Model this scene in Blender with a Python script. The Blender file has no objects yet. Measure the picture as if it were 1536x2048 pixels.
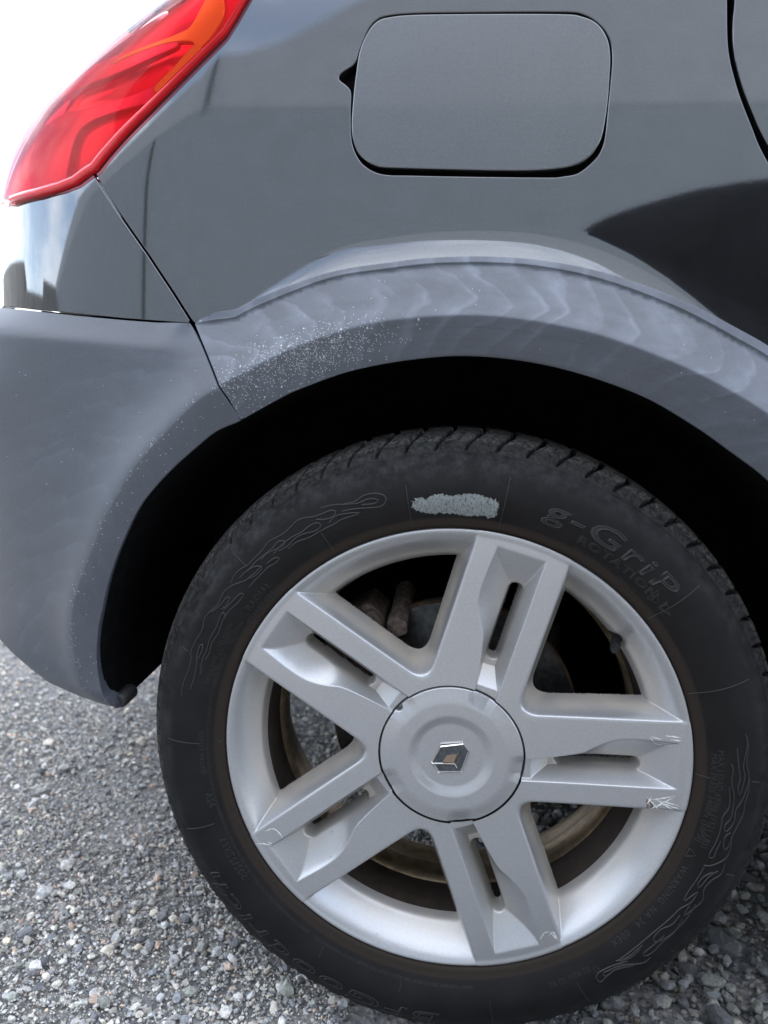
import bpy, bmesh, math, random
import numpy as np
from mathutils import Vector, Matrix
from mathutils.geometry import delaunay_2d_cdt

random.seed(7)
rng = np.random.default_rng(7)
scene = bpy.context.scene
COL = scene.collection
PI = math.pi
RAD = math.radians

# ------------------------------------------------------------------ camera
HUB = np.array([0.0, 0.0, 0.318])                 # wheel centre, outer rim edge lies in y = 0
CAM = HUB + np.array([0.00333, -0.70065, 0.35736])
YAW, PITCH, ROLL, FPX = RAD(6.487), RAD(8.979), RAD(-2.0), 1480.0   # FPX: focal length for a 2048 px tall frame


def cam_axes():
    f = np.array([-math.sin(YAW) * math.cos(PITCH), math.cos(YAW) * math.cos(PITCH), -math.sin(PITCH)])
    r = np.array([math.cos(YAW), math.sin(YAW), 0.0])
    d = np.cross(f, r)
    c, s = math.cos(ROLL), math.sin(ROLL)
    return c * r + s * d, -s * r + c * d, f


CR, CD, CF = cam_axes()
cam_data = bpy.data.cameras.new('camera')
cam_data.sensor_width = 36.0
cam_data.lens = FPX / 2048 * 36.0
cam_data.clip_start = 0.02
cam_data.clip_end = 2000
cam_data.dof.use_dof = True
cam_data.dof.focus_distance = 0.735
cam_data.dof.aperture_fstop = 5.0
cam_ob = bpy.data.objects.new('camera', cam_data)
COL.objects.link(cam_ob)
M = Matrix(((CR[0], -CD[0], -CF[0], CAM[0]), (CR[1], -CD[1], -CF[1], CAM[1]), (CR[2], -CD[2], -CF[2], CAM[2]), (0, 0, 0, 1)))
cam_ob.matrix_world = M
scene.camera = cam_ob

# ------------------------------------------------------------------ sky, sun, exposure
SUN_AZ, SUN_EL = RAD(48), RAD(42)                 # azimuth from +y (away from the camera) towards +x
world = bpy.data.worlds.new('World')
scene.world = world
world.use_nodes = True
wn, wl = world.node_tree.nodes, world.node_tree.links
wn.clear()
sky = wn.new('ShaderNodeTexSky')
sky.sky_type = 'NISHITA'
sky.sun_disc = False
sky.sun_elevation = SUN_EL
sky.sun_rotation = SUN_AZ
sky.air_density = 1.0
sky.dust_density = 1.5
tc = wn.new('ShaderNodeTexCoord')
sp = wn.new('ShaderNodeMapping')
sp.inputs['Scale'].default_value = (1.0, 1.0, 2.6)
cn = wn.new('ShaderNodeTexNoise')
cn.inputs['Scale'].default_value = 2.3
cn.inputs['Detail'].default_value = 8
cn.inputs['Roughness'].default_value = 0.58
cr = wn.new('ShaderNodeValToRGB')
cr.color_ramp.elements[0].color = (0.18, 0.18, 0.18, 1)
cr.color_ramp.elements[0].position = 0.44
cr.color_ramp.elements[1].position = 0.72
mixc = wn.new('ShaderNodeMix')
mixc.data_type = 'RGBA'
mixc.inputs[7].default_value = (8.0, 8.2, 8.6, 1)
bg = wn.new('ShaderNodeBackground')
bg.inputs['Strength'].default_value = 0.15
wo = wn.new('ShaderNodeOutputWorld')
wl.new(tc.outputs['Generated'], sp.inputs['Vector'])
wl.new(sp.outputs['Vector'], cn.inputs['Vector'])
wl.new(cn.outputs['Fac'], cr.inputs['Fac'])
wsep = wn.new('ShaderNodeSeparateXYZ')
wl.new(tc.outputs['Generated'], wsep.inputs[0])
wmr = wn.new('ShaderNodeMapRange')
wmr.inputs['From Min'].default_value = 0.60
wmr.inputs['From Max'].default_value = 0.88
wl.new(wsep.outputs['Z'], wmr.inputs['Value'])
wmul = wn.new('ShaderNodeMix')
wmul.inputs[3].default_value = 0.62
wl.new(wmr.outputs[0], wmul.inputs[0])
wl.new(cr.outputs['Color'], wmul.inputs[2])
wl.new(wmul.outputs[0], mixc.inputs[0])
wl.new(sky.outputs['Color'], mixc.inputs[6])
wl.new(mixc.outputs[2], bg.inputs['Color'])
wl.new(bg.outputs['Background'], wo.inputs['Surface'])

sun_data = bpy.data.lights.new('sun', 'SUN')
sun_data.energy = 2.4
sun_data.angle = RAD(0.6)
sun_data.color = (1.0, 0.95, 0.87)
sun_ob = bpy.data.objects.new('sun', sun_data)
COL.objects.link(sun_ob)
sdir = Vector((math.sin(SUN_AZ) * math.cos(SUN_EL), math.cos(SUN_AZ) * math.cos(SUN_EL), math.sin(SUN_EL)))
sun_ob.rotation_euler = sdir.to_track_quat('Z', 'Y').to_euler()
sun_ob.location = (3, 3, 6)

scene.view_settings.view_transform = 'Standard'
scene.view_settings.look = 'None'
scene.view_settings.gamma = 1.0
scene.view_settings.use_curve_mapping = False
scene.view_settings.exposure = 1.9
scene.render.engine = 'CYCLES'
scene.cycles.max_bounces = 8
scene.cycles.use_denoising = True

# ------------------------------------------------------------------ pixel helpers (photo pixels, 1536 x 2048)


def project(P):
    v = np.asarray(P, float) - CAM
    z = v @ CF
    return np.stack([768 + FPX * (v @ CR) / z, 1024 + FPX * (v @ CD) / z], -1)


def depth(P):
    return (np.asarray(P, float) - CAM) @ CF


def at(px, py, y):
    """point of the plane y = const seen at a pixel of the photograph"""
    D = CF + (px - 768) / FPX * CR + (py - 1024) / FPX * CD
    return CAM + (y - CAM[1]) / D[1] * D


# ------------------------------------------------------------------ object helpers


def tag(o, label=None, cat=None, group=None, kind=None):
    if label: o['label'] = label
    if cat: o['category'] = cat
    if group: o['group'] = group
    if kind: o['kind'] = kind
    return o


def empty(name, loc=(0, 0, 0), parent=None):
    o = bpy.data.objects.new(name, None)
    o.empty_display_size = 0.1
    o.location = loc
    COL.objects.link(o)
    if parent:
        o.parent = parent
        o.matrix_parent_inverse = Matrix.Identity(4)
    return o


def link(name, me, mat=None, parent=None, smooth=False):
    o = bpy.data.objects.new(name, me)
    COL.objects.link(o)
    if mat is not None and len(me.materials) == 0:
        me.materials.append(mat)
    if smooth:
        me.polygons.foreach_set('use_smooth', np.ones(len(me.polygons), bool))
    if parent: o.parent = parent
    return o


def mesh_np(name, V, F, mat=None, parent=None, smooth=True, normals=None, uv=None):
    """V (n,3), F (m,3|4) numpy -> object"""
    V = np.ascontiguousarray(V, np.float32)
    F = np.ascontiguousarray(F, np.int32)
    me = bpy.data.meshes.new(name)
    k = F.shape[1]
    me.vertices.add(len(V))
    me.vertices.foreach_set('co', V.ravel())
    me.loops.add(F.size)
    me.loops.foreach_set('vertex_index', F.ravel())
    me.polygons.add(len(F))
    me.polygons.foreach_set('loop_start', np.arange(0, F.size, k, dtype=np.int32))
    me.update(calc_edges=True)
    me.polygons.foreach_set('use_smooth', np.full(len(F), smooth))
    if uv is not None:
        l = me.uv_layers.new(name='UVMap')
        l.data.foreach_set('uv', np.ascontiguousarray(uv[F.ravel()], np.float32).ravel())
    if normals is not None:
        me.normals_split_custom_set_from_vertices([tuple(n) for n in normals])
    return link(name, me, mat, parent)


def bm_obj(name, bm, mat=None, parent=None, smooth=False):
    me = bpy.data.meshes.new(name)
    bm.to_mesh(me)
    bm.free()
    return link(name, me, mat, parent, smooth)


def grid_faces(nr, nc, wrap=False):
    i = np.arange(nr - 1)[:, None]
    j = np.arange(nc if wrap else nc - 1)[None, :]
    j2 = (j + 1) % nc
    return np.stack([i * nc + j, i * nc + j2, (i + 1) * nc + j2, (i + 1) * nc + j], -1).reshape(-1, 4)


def add_box(bm, c, s, rot=None):
    m = Matrix.Translation(c) @ (rot if rot else Matrix.Identity(4)) @ Matrix.Diagonal((s[0], s[1], s[2], 1))
    return bmesh.ops.create_cube(bm, size=1.0, matrix=m)['verts']


def add_cyl(bm, a, b, r1, r2=None, n=20, caps=True):
    a, b = Vector(a), Vector(b)
    q = (b - a).to_track_quat('Z', 'Y').to_matrix().to_4x4()
    return bmesh.ops.create_cone(bm, cap_ends=caps, segments=n, radius1=r1, radius2=r1 if r2 is None else r2,
                                 depth=(b - a).length, matrix=Matrix.Translation((a + b) / 2) @ q)['verts']


def bevel_all(bm, w, seg=2, ang=RAD(25)):
    bmesh.ops.remove_doubles(bm, verts=bm.verts, dist=1e-6)
    es = [e for e in bm.edges if len(e.link_faces) == 2 and e.calc_face_angle(0) > ang]
    bmesh.ops.bevel(bm, geom=es, offset=w, segments=seg, profile=0.5, affect='EDGES', clamp_overlap=True)


def lathe(name, prof, mat, parent, n=128, a0=0.0, a1=2 * PI, smooth=True):
    """revolve (r, y) profile about the wheel axis"""
    prof = np.array(prof, float)
    full = abs(a1 - a0 - 2 * PI) < 1e-6
    th = np.linspace(a0, a1, n, endpoint=not full)
    R, Y = prof[:, 0][:, None], prof[:, 1][:, None]
    V = np.stack([R * np.cos(th), Y + 0 * th, HUB[2] + R * np.sin(th)], -1).reshape(-1, 3)
    return mesh_np(name, V, grid_faces(len(prof), n, full), mat, parent, smooth)


def smoothstep(a, b, x):
    t = np.clip((x - a) / (b - a), 0, 1)
    return t * t * (3 - 2 * t)


def resample(P, step):
    P = np.asarray(P, float)
    L = np.r_[0, np.cumsum(np.linalg.norm(np.diff(P, axis=0), axis=1))]
    n = max(2, int(round(L[-1] / step)) + 1)
    t = np.linspace(0, L[-1], n)
    return np.stack([np.interp(t, L, P[:, k]) for k in range(P.shape[1])], -1)


def catmull(P, per=8):
    P = np.asarray(P, float)
    Q = np.vstack([2 * P[0] - P[1], P, 2 * P[-1] - P[-2]])
    out = []
    for i in range(1, len(Q) - 2):
        p0, p1, p2, p3 = Q[i - 1], Q[i], Q[i + 1], Q[i + 2]
        t = np.linspace(0, 1, per, endpoint=False)[:, None]
        out.append(0.5 * (2 * p1 + (p2 - p0) * t + (2 * p0 - 5 * p1 + 4 * p2 - p3) * t ** 2 + (3 * p1 - p0 - 3 * p2 + p3) * t ** 3))
    out.append(Q[-2:-1])
    return np.vstack(out)


def seg_dist(Q, L):
    """distance of points Q (n,2) to polyline L (m,2)"""
    Q = np.asarray(Q, float)
    best = np.full(len(Q), 1e9)
    for a, b in zip(L[:-1], L[1:]):
        ab = b - a
        t = np.clip(((Q - a) @ ab) / max(ab @ ab, 1e-12), 0, 1)
        best = np.minimum(best, np.linalg.norm(Q - a - t[:, None] * ab, axis=1))
    return best


def inside(Q, L):
    x, y = Q[:, 0], Q[:, 1]
    c = np.zeros(len(Q), bool)
    n = len(L)
    for i in range(n):
        x1, y1 = L[i]
        x2, y2 = L[(i + 1) % n]
        if y1 == y2: continue
        k = ((y1 > y) != (y2 > y)) & (x < (x2 - x1) * (y - y1) / (y2 - y1) + x1)
        c ^= k
    return c


# ------------------------------------------------------------------ materials


def new_mat(name):
    m = bpy.data.materials.new(name)
    m.use_nodes = True
    nt = m.node_tree
    return m, nt.nodes, nt.links, nt.nodes['Principled BSDF']


def N(nodes, kind, **kw):
    n = nodes.new(kind)
    for k, v in kw.items():
        if k.startswith('_'):
            setattr(n, k[1:], v)
        else:
            n.inputs[k.replace('__', ' ')].default_value = v
    return n


def ramp(nodes, links, src, stops):
    r = nodes.new('ShaderNodeValToRGB')
    els = r.color_ramp.elements
    while len(els) < len(stops): els.new(0.5)
    for e, (p, c) in zip(els, stops):
        e.position = p
        e.color = (c, c, c, 1) if not isinstance(c, tuple) else (*c, 1)
    links.new(src, r.inputs['Fac'])
    return r.outputs['Color']


def mixrgb(nodes, links, fac, a, b, mode='MIX'):
    m = nodes.new('ShaderNodeMix')
    m.data_type = 'RGBA'
    m.blend_type = mode
    for sock, v in ((m.inputs[0], fac), (m.inputs[6], a), (m.inputs[7], b)):
        if isinstance(v, (int, float)): sock.default_value = v
        elif isinstance(v, tuple): sock.default_value = (*v, 1)
        else: links.new(v, sock)
    return m.outputs[2]


def simple(name, col, rough=0.5, metal=0.0, coat=0.0, var=0.0, scale=40.0, bump=0.0, bscale=200.0, **kw):
    m, nd, lk, b = new_mat(name)
    b.inputs['Roughness'].default_value = rough
    b.inputs['Metallic'].default_value = metal
    b.inputs['Coat Weight'].default_value = coat
    for k, v in kw.items(): b.inputs[k.replace('__', ' ')].default_value = v
    tcn = nd.new('ShaderNodeTexCoord')
    if var:
        n = N(nd, 'ShaderNodeTexNoise', Scale=scale, Detail=5.0)
        lk.new(tcn.outputs['Object'], n.inputs['Vector'])
        f = ramp(nd, lk, n.outputs['Fac'], [(0.3, 0.0), (0.7, 1.0)])
        lo = tuple(c * (1 - var) for c in col)
        hi = tuple(min(1, c * (1 + var)) for c in col)
        lk.new(mixrgb(nd, lk, f, lo, hi), b.inputs['Base Color'])
    else:
        b.inputs['Base Color'].default_value = (*col, 1)
    if bump:
        n2 = N(nd, 'ShaderNodeTexNoise', Scale=bscale, Detail=4.0)
        lk.new(tcn.outputs['Object'], n2.inputs['Vector'])
        bp = N(nd, 'ShaderNodeBump', Strength=bump, Distance=0.001)
        lk.new(n2.outputs['Fac'], bp.inputs['Height'])
        lk.new(bp.outputs['Normal'], b.inputs['Normal'])
    return m


def paint_mat(name, base, flake_scale=2600.0, coat_rough=0.015, rough=0.34, dust=0.015):
    """dark metallic car paint: flakes under a clear coat, with a little dust on it"""
    m, nd, lk, b = new_mat(name)
    tcn = nd.new('ShaderNodeTexCoord')
    v = N(nd, 'ShaderNodeTexVoronoi', Scale=flake_scale)
    lk.new(tcn.outputs['Object'], v.inputs['Vector'])
    f = ramp(nd, lk, v.outputs['Color'], [(0.0, tuple(c * 0.72 for c in base)), (1.0, tuple(c * 1.3 for c in base))])
    dn = N(nd, 'ShaderNodeTexNoise', Scale=9.0, Detail=6.0, Roughness=0.65)
    lk.new(tcn.outputs['Object'], dn.inputs['Vector'])
    sp_ = N(nd, 'ShaderNodeTexVoronoi', Scale=170.0)
    lk.new(tcn.outputs['Object'], sp_.inputs['Vector'])
    spk = ramp(nd, lk, sp_.outputs['Distance'], [(0.03, 1.0), (0.055, 0.0)])
    lk.new(f, b.inputs['Base Color'])
    b.inputs['Metallic'].default_value = 0.9
    b.inputs['Roughness'].default_value = rough
    b.inputs['Coat Weight'].default_value = 1.0
    b.inputs['Coat IOR'].default_value = 1.6
    cf = ramp(nd, lk, dn.outputs['Fac'], [(0.35, coat_rough), (0.75, coat_rough + 0.03)])
    lk.new(cf, b.inputs['Coat Roughness'])
    dust_b = N(nd, 'ShaderNodeBsdfDiffuse')
    dust_b.inputs['Color'].default_value = (0.42, 0.40, 0.37, 1)
    ms = nd.new('ShaderNodeMixShader')
    stm = nd.new('ShaderNodeMapping')
    stm.inputs['Scale'].default_value = (1.0, 1.0, 0.07)
    lk.new(tcn.outputs['Object'], stm.inputs['Vector'])
    stn = N(nd, 'ShaderNodeTexNoise', Scale=55.0, Detail=4.0, Roughness=0.6)
    lk.new(stm.outputs['Vector'], stn.inputs['Vector'])
    dmix = N(nd, 'ShaderNodeMath', _operation='MULTIPLY_ADD')
    lk.new(stn.outputs['Fac'], dmix.inputs[0])
    dmix.inputs[1].default_value = 0.55
    half = N(nd, 'ShaderNodeMath', _operation='MULTIPLY')
    lk.new(dn.outputs['Fac'], half.inputs[0])
    half.inputs[1].default_value = 0.45
    lk.new(half.outputs[0], dmix.inputs[2])
    dm = ramp(nd, lk, dmix.outputs[0], [(0.38, dust * 0.3), (0.66, dust * 2.2)])
    ad = N(nd, 'ShaderNodeMath', _operation='MULTIPLY_ADD')
    lk.new(spk, ad.inputs[0])
    ad.inputs[1].default_value = 0.10
    lk.new(dm, ad.inputs[2])
    lk.new(ad.outputs[0], ms.inputs[0])
    lk.new(b.outputs[0], ms.inputs[1])
    lk.new(dust_b.outputs[0], ms.inputs[2])
    lk.new(ms.outputs[0], nd['Material Output'].inputs['Surface'])
    bp = N(nd, 'ShaderNodeBump', Strength=0.03, Distance=0.0004)
    n3 = N(nd, 'ShaderNodeTexNoise', Scale=420.0, Detail=1.0)
    lk.new(tcn.outputs['Object'], n3.inputs['Vector'])
    lk.new(n3.outputs['Fac'], bp.inputs['Height'])
    lk.new(bp.outputs['Normal'], b.inputs['Coat Normal'])
    return m


def cladding_mat():
    """grey weathered plastic with chalky wipe marks (uv: along, across) and white specks where the 'dust' attribute says"""
    m, nd, lk, b = new_mat('grey_cladding_plastic')
    uvn = nd.new('ShaderNodeUVMap')
    tcn = nd.new('ShaderNodeTexCoord')
    n = N(nd, 'ShaderNodeTexNoise', Scale=7.0, Detail=4.0, Roughness=0.6)
    lk.new(tcn.outputs['Object'], n.inputs['Vector'])
    # wavy wipe marks
    mp = nd.new('ShaderNodeMapping')
    wn1 = N(nd, 'ShaderNodeTexNoise', Scale=16.0, Detail=3.0, Roughness=0.55)
    lk.new(uvn.outputs['UV'], wn1.inputs['Vector'])
    wadd = nd.new('ShaderNodeVectorMath')
    wadd.operation = 'MULTIPLY_ADD'
    lk.new(wn1.outputs['Color'], wadd.inputs[0])
    wadd.inputs[1].default_value = (0.085, 0.05, 0.0)
    lk.new(uvn.outputs['UV'], wadd.inputs[2])
    lk.new(wadd.outputs[0], mp.inputs['Vector'])
    mp.inputs['Scale'].default_value = (1, 0.35, 1)
    w = N(nd, 'ShaderNodeTexWave', _wave_profile='SAW', Scale=10.5, Distortion=3.0, Detail=2.4)
    w.inputs['Detail Scale'].default_value = 2.2
    w.inputs['Detail Roughness'].default_value = 0.5
    lk.new(mp.outputs['Vector'], w.inputs['Vector'])
    wm = ramp(nd, lk, w.outputs['Fac'], [(0.0, 0.16), (0.35, 0.20), (0.70, 0.48), (0.88, 0.80), (1.0, 0.34)])
    n_p = N(nd, 'ShaderNodeTexNoise', Scale=21.0, Detail=5.0, Roughness=0.65)
    lk.new(tcn.outputs['Object'], n_p.inputs['Vector'])
    nm = ramp(nd, lk, n_p.outputs['Fac'], [(0.34, 0.05), (0.66, 1.0)])
    at_ = nd.new('ShaderNodeAttribute')
    at_.attribute_name = 'wear'
    sep = nd.new('ShaderNodeSeparateColor')
    lk.new(at_.outputs['Color'], sep.inputs['Color'])
    wf = mixrgb(nd, lk, 1.0, wm, nm, 'MULTIPLY')
    smp = nd.new('ShaderNodeMapping')
    smp.inputs['Rotation'].default_value = (0, RAD(38), 0)
    smp.inputs['Scale'].default_value = (1.0, 1.0, 3.2)
    lk.new(tcn.outputs['Object'], smp.inputs['Vector'])
    smn = N(nd, 'ShaderNodeTexNoise', Scale=15.0, Detail=3.0, Roughness=0.5, Distortion=0.7)
    lk.new(smp.outputs['Vector'], smn.inputs['Vector'])
    smf = ramp(nd, lk, smn.outputs['Fac'], [(0.38, 0.0), (0.78, 0.55)])
    wf = mixrgb(nd, lk, 0.5, wf, smf, 'ADD')
    wf = mixrgb(nd, lk, 1.0, wf, sep.outputs['Red'], 'MULTIPLY')
    fine = N(nd, 'ShaderNodeTexNoise', Scale=900.0, Detail=2.0)
    lk.new(tcn.outputs['Object'], fine.inputs['Vector'])
    base = mixrgb(nd, lk, ramp(nd, lk, fine.outputs['Fac'], [(0.3, 0.0), (0.7, 1.0)]), (0.047, 0.055, 0.069), (0.068, 0.078, 0.096))
    col = mixrgb(nd, lk, wf, base, (0.15, 0.174, 0.217))
    # scrape lines along the arch
    mp2 = nd.new('ShaderNodeMapping')
    lk.new(uvn.outputs['UV'], mp2.inputs['Vector'])
    mp2.inputs['Scale'].default_value = (2.5, 260.0, 1)
    s = N(nd, 'ShaderNodeTexNoise', Scale=1.0, Detail=3.0)
    lk.new(mp2.outputs['Vector'], s.inputs['Vector'])
    sf = ramp(nd, lk, s.outputs['Fac'], [(0.54, 0.0), (0.70, 0.8)])
    sf = mixrgb(nd, lk, 1.0, sf, sep.outputs['Blue'], 'MULTIPLY')
    col = mixrgb(nd, lk, sf, col, (0.035, 0.037, 0.041))
    # specks of dried dirt
    vo = N(nd, 'ShaderNodeTexVoronoi', Scale=760.0)
    lk.new(tcn.outputs['Object'], vo.inputs['Vector'])
    vs = nd.new('ShaderNodeSeparateColor')
    lk.new(vo.outputs['Color'], vs.inputs['Color'])
    th = N(nd, 'ShaderNodeMath', _operation='LESS_THAN')
    lk.new(vs.outputs['Red'], th.inputs[0])
    lk.new(sep.outputs['Green'], th.inputs[1])
    dd = ramp(nd, lk, vo.outputs['Distance'], [(0.26, 1.0), (0.42, 0.0)])
    df = mixrgb(nd, lk, 1.0, th.outputs[0], dd, 'MULTIPLY')
    col = mixrgb(nd, lk, df, col, (0.44, 0.46, 0.47))
    vo2 = N(nd, 'ShaderNodeTexVoronoi', Scale=330.0)
    lk.new(tcn.outputs['Object'], vo2.inputs['Vector'])
    vs2 = nd.new('ShaderNodeSeparateColor')
    lk.new(vo2.outputs['Color'], vs2.inputs['Color'])
    gm = N(nd, 'ShaderNodeMath', _operation='MULTIPLY')
    lk.new(sep.outputs['Green'], gm.inputs[0])
    gm.inputs[1].default_value = 0.22
    th2 = N(nd, 'ShaderNodeMath', _operation='LESS_THAN')
    lk.new(vs2.outputs['Green'], th2.inputs[0])
    lk.new(gm.outputs[0], th2.inputs[1])
    dd2 = ramp(nd, lk, vo2.outputs['Distance'], [(0.20, 0.9), (0.40, 0.0)])
    col = mixrgb(nd, lk, mixrgb(nd, lk, 1.0, th2.outputs[0], dd2, 'MULTIPLY'), col, (0.50, 0.51, 0.50))
    lk.new(col, b.inputs['Base Color'])
    b.inputs['Roughness'].default_value = 0.42
    b.inputs['Specular IOR Level'].default_value = 0.55
    bp = N(nd, 'ShaderNodeBump', Strength=0.12, Distance=0.0006)
    lk.new(fine.outputs['Fac'], bp.inputs['Height'])
    lk.new(bp.outputs['Normal'], b.inputs['Normal'])
    return m


def silver_mat():
    m, nd, lk, b = new_mat('silver_wheel_paint')
    tcn = nd.new('ShaderNodeTexCoord')
    v = N(nd, 'ShaderNodeTexVoronoi', Scale=1500.0)
    lk.new(tcn.outputs['Object'], v.inputs['Vector'])
    f = ramp(nd, lk, v.outputs['Color'], [(0.0, (0.345, 0.355, 0.37)), (1.0, (0.44, 0.45, 0.465))])
    at_ = nd.new('ShaderNodeAttribute')
    at_.attribute_name = 'grime'
    n = N(nd, 'ShaderNodeTexNoise', Scale=35.0, Detail=6.0, Roughness=0.65)
    lk.new(tcn.outputs['Object'], n.inputs['Vector'])
    nf = ramp(nd, lk, n.outputs['Fac'], [(0.3, 0.45), (0.7, 1.0)])
    gf = mixrgb(nd, lk, 1.0, at_.outputs['Color'], nf, 'MULTIPLY')
    col = mixrgb(nd, lk, gf, f, (0.46, 0.405, 0.33))
    lk.new(col, b.inputs['Base Color'])
    sepm = N(nd, 'ShaderNodeMath', _operation='MULTIPLY_ADD')
    lk.new(gf, sepm.inputs[0])
    sepm.inputs[1].default_value = -0.6
    sepm.inputs[2].default_value = 0.60
    lk.new(sepm.outputs[0], b.inputs['Metallic'])
    b.inputs['Roughness'].default_value = 0.34
    b.inputs['Coat Weight'].default_value = 0.6
    b.inputs['Coat Roughness'].default_value = 0.13
    return m


def rubber_mat():
    m, nd, lk, b = new_mat('tyre_rubber')
    tcn = nd.new('ShaderNodeTexCoord')
    at_ = nd.new('ShaderNodeAttribute')
    at_.attribute_name = 'zone'                    # red: bead band, green: worn tread, blue: scuffed upper wall
    sep = nd.new('ShaderNodeSeparateColor')
    lk.new(at_.outputs['Color'], sep.inputs['Color'])
    n = N(nd, 'ShaderNodeTexNoise', Scale=26.0, Detail=7.0, Roughness=0.68)
    lk.new(tcn.outputs['Object'], n.inputs['Vector'])
    f = ramp(nd, lk, n.outputs['Fac'], [(0.32, 0.0), (0.72, 1.0)])
    base = mixrgb(nd, lk, f, (0.0064, 0.0066, 0.0072), (0.0130, 0.0132, 0.0138))
    base = mixrgb(nd, lk, sep.outputs['Red'], base, (0.024, 0.0185, 0.0155))
    n2 = N(nd, 'ShaderNodeTexNoise', Scale=70.0, Detail=6.0, Roughness=0.75)
    lk.new(tcn.outputs['Object'], n2.inputs['Vector'])
    f2 = ramp(nd, lk, n2.outputs['Fac'], [(0.42, 0.0), (0.66, 1.0)])
    base = mixrgb(nd, lk, mixrgb(nd, lk, 1.0, f2, sep.outputs['Blue'], 'MULTIPLY'), base, (0.042, 0.043, 0.045))
    n3 = N(nd, 'ShaderNodeTexNoise', Scale=260.0, Detail=4.0)
    lk.new(tcn.outputs['Object'], n3.inputs['Vector'])
    f3 = ramp(nd, lk, n3.outputs['Fac'], [(0.40, 0.10), (0.60, 1.0)])
    base = mixrgb(nd, lk, mixrgb(nd, lk, 1.0, f3, sep.outputs['Green'], 'MULTIPLY'), base, (0.105, 0.104, 0.097))
    lk.new(base, b.inputs['Base Color'])
    b.inputs['Roughness'].default_value = 0.62
    b.inputs['Specular IOR Level'].default_value = 0.13
    bp = N(nd, 'ShaderNodeBump', Strength=0.25, Distance=0.0006)
    lk.new(n3.outputs['Fac'], bp.inputs['Height'])
    lk.new(bp.outputs['Normal'], b.inputs['Normal'])
    return m


PAINT = paint_mat('dark_grey_metallic_paint', (0.096, 0.103, 0.112), rough=0.055, dust=0.0035)
PAINT_DOOR = paint_mat('dark_grey_metallic_paint_flap', (0.112, 0.120, 0.130), flake_scale=2000.0, coat_rough=0.04, rough=0.22, dust=0.012)
CLAD = cladding_mat()
SILVER = silver_mat()
RUBBER = rubber_mat()
LETTER = simple('raised_rubber', (0.0165, 0.0165, 0.017), 0.45, Specular__IOR__Level=0.45)
LETTER_FLAT = simple('raised_rubber_small', (0.0115, 0.0115, 0.0115), 0.5, Specular__IOR__Level=0.5)
BLACK = simple('black_plastic', (0.010, 0.010, 0.011), 0.55, var=0.3, scale=30, bump=0.2, bscale=700)
FELT = simple('wheel_arch_felt', (0.0055, 0.0055, 0.006), 0.95, var=0.4, scale=60, bump=0.6, bscale=300, Specular__IOR__Level=0.05)
GAP = simple('gap_black', (0.004, 0.004, 0.0045), 0.6)
CHROME = simple('chrome', (0.86, 0.84, 0.80), 0.22, 1.0)
BADGE_DARK = simple('badge_recess', (0.10, 0.11, 0.125), 0.2, 0.8, coat=0.6, var=0.4, scale=300)
BADGE_GOLD = simple('badge_centre', (0.33, 0.25, 0.18), 0.28, 0.7, coat=0.4)
IRON = simple('rusty_cast_iron', (0.115, 0.088, 0.070), 0.85, 0.1, var=0.65, scale=120, bump=0.9, bscale=380)
DISC = simple('worn_disc_steel', (0.040, 0.040, 0.039), 0.42, 0.6, var=0.45, scale=160)
RUST = simple('rust', (0.06, 0.035, 0.02), 0.9, 0.0, var=0.5, scale=90, bump=0.5, bscale=300)
DIRTY = simple('brake_dust_barrel', (0.24, 0.18, 0.115), 0.36, 0.55, var=0.35, scale=90, bump=0.25, bscale=200)
CHALK, nd, lk, b = new_mat('grey_chalk_paint')
tcn = nd.new('ShaderNodeTexCoord')
mpn = nd.new('ShaderNodeMapping')
mpn.inputs['Scale'].default_value = (1.9, 1.0, 0.8)
lk.new(tcn.outputs['Object'], mpn.inputs['Vector'])
n1 = N(nd, 'ShaderNodeTexNoise', Scale=420.0, Detail=5.0, Roughness=0.7)
lk.new(mpn.outputs['Vector'], n1.inputs['Vector'])
lk.new(ramp(nd, lk, n1.outputs['Fac'], [(0.36, (0.02, 0.021, 0.021)), (0.44, (0.15, 0.17, 0.168)), (0.70, (0.25, 0.28, 0.278))]), b.inputs['Base Color'])
b.inputs['Roughness'].default_value = 0.9
SCRAPE = simple('bare_scraped_alloy', (0.80, 0.80, 0.78), 0.5, 0.35, var=0.25, scale=400)
SCRAPE_D = simple('scraped_alloy_dark', (0.16, 0.14, 0.13), 0.6, 0.3, var=0.5, scale=500)

# ------------------------------------------------------------------ ground
ground_mat, nd, lk, b = new_mat('crushed_stone_ground')
tcn = nd.new('ShaderNodeTexCoord')
v1 = N(nd, 'ShaderNodeTexVoronoi', Scale=150.0)
v2 = N(nd, 'ShaderNodeTexNoise', Scale=420.0, Detail=5.0)
v3 = N(nd, 'ShaderNodeTexNoise', Scale=1.7, Detail=5.0)
for q in (v1, v2, v3): lk.new(tcn.outputs['Object'], q.inputs['Vector'])
vs = nd.new('ShaderNodeSeparateColor')
lk.new(v1.outputs['Color'], vs.inputs['Color'])
stops = [(0.0, (0.10, 0.105, 0.115)), (0.35, (0.17, 0.175, 0.18)), (0.6, (0.24, 0.24, 0.235)), (0.82, (0.32, 0.285, 0.255)), (1.0, (0.46, 0.445, 0.43))]  # tones kept dark: crevice shade between the loose stones is put into the colour
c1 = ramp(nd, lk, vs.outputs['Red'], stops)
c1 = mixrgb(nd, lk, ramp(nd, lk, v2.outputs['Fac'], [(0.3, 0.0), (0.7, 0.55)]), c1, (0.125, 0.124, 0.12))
c1 = mixrgb(nd, lk, ramp(nd, lk, v3.outputs['Fac'], [(0.35, 0.0), (0.7, 0.3)]), c1, (0.27, 0.262, 0.25))
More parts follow.
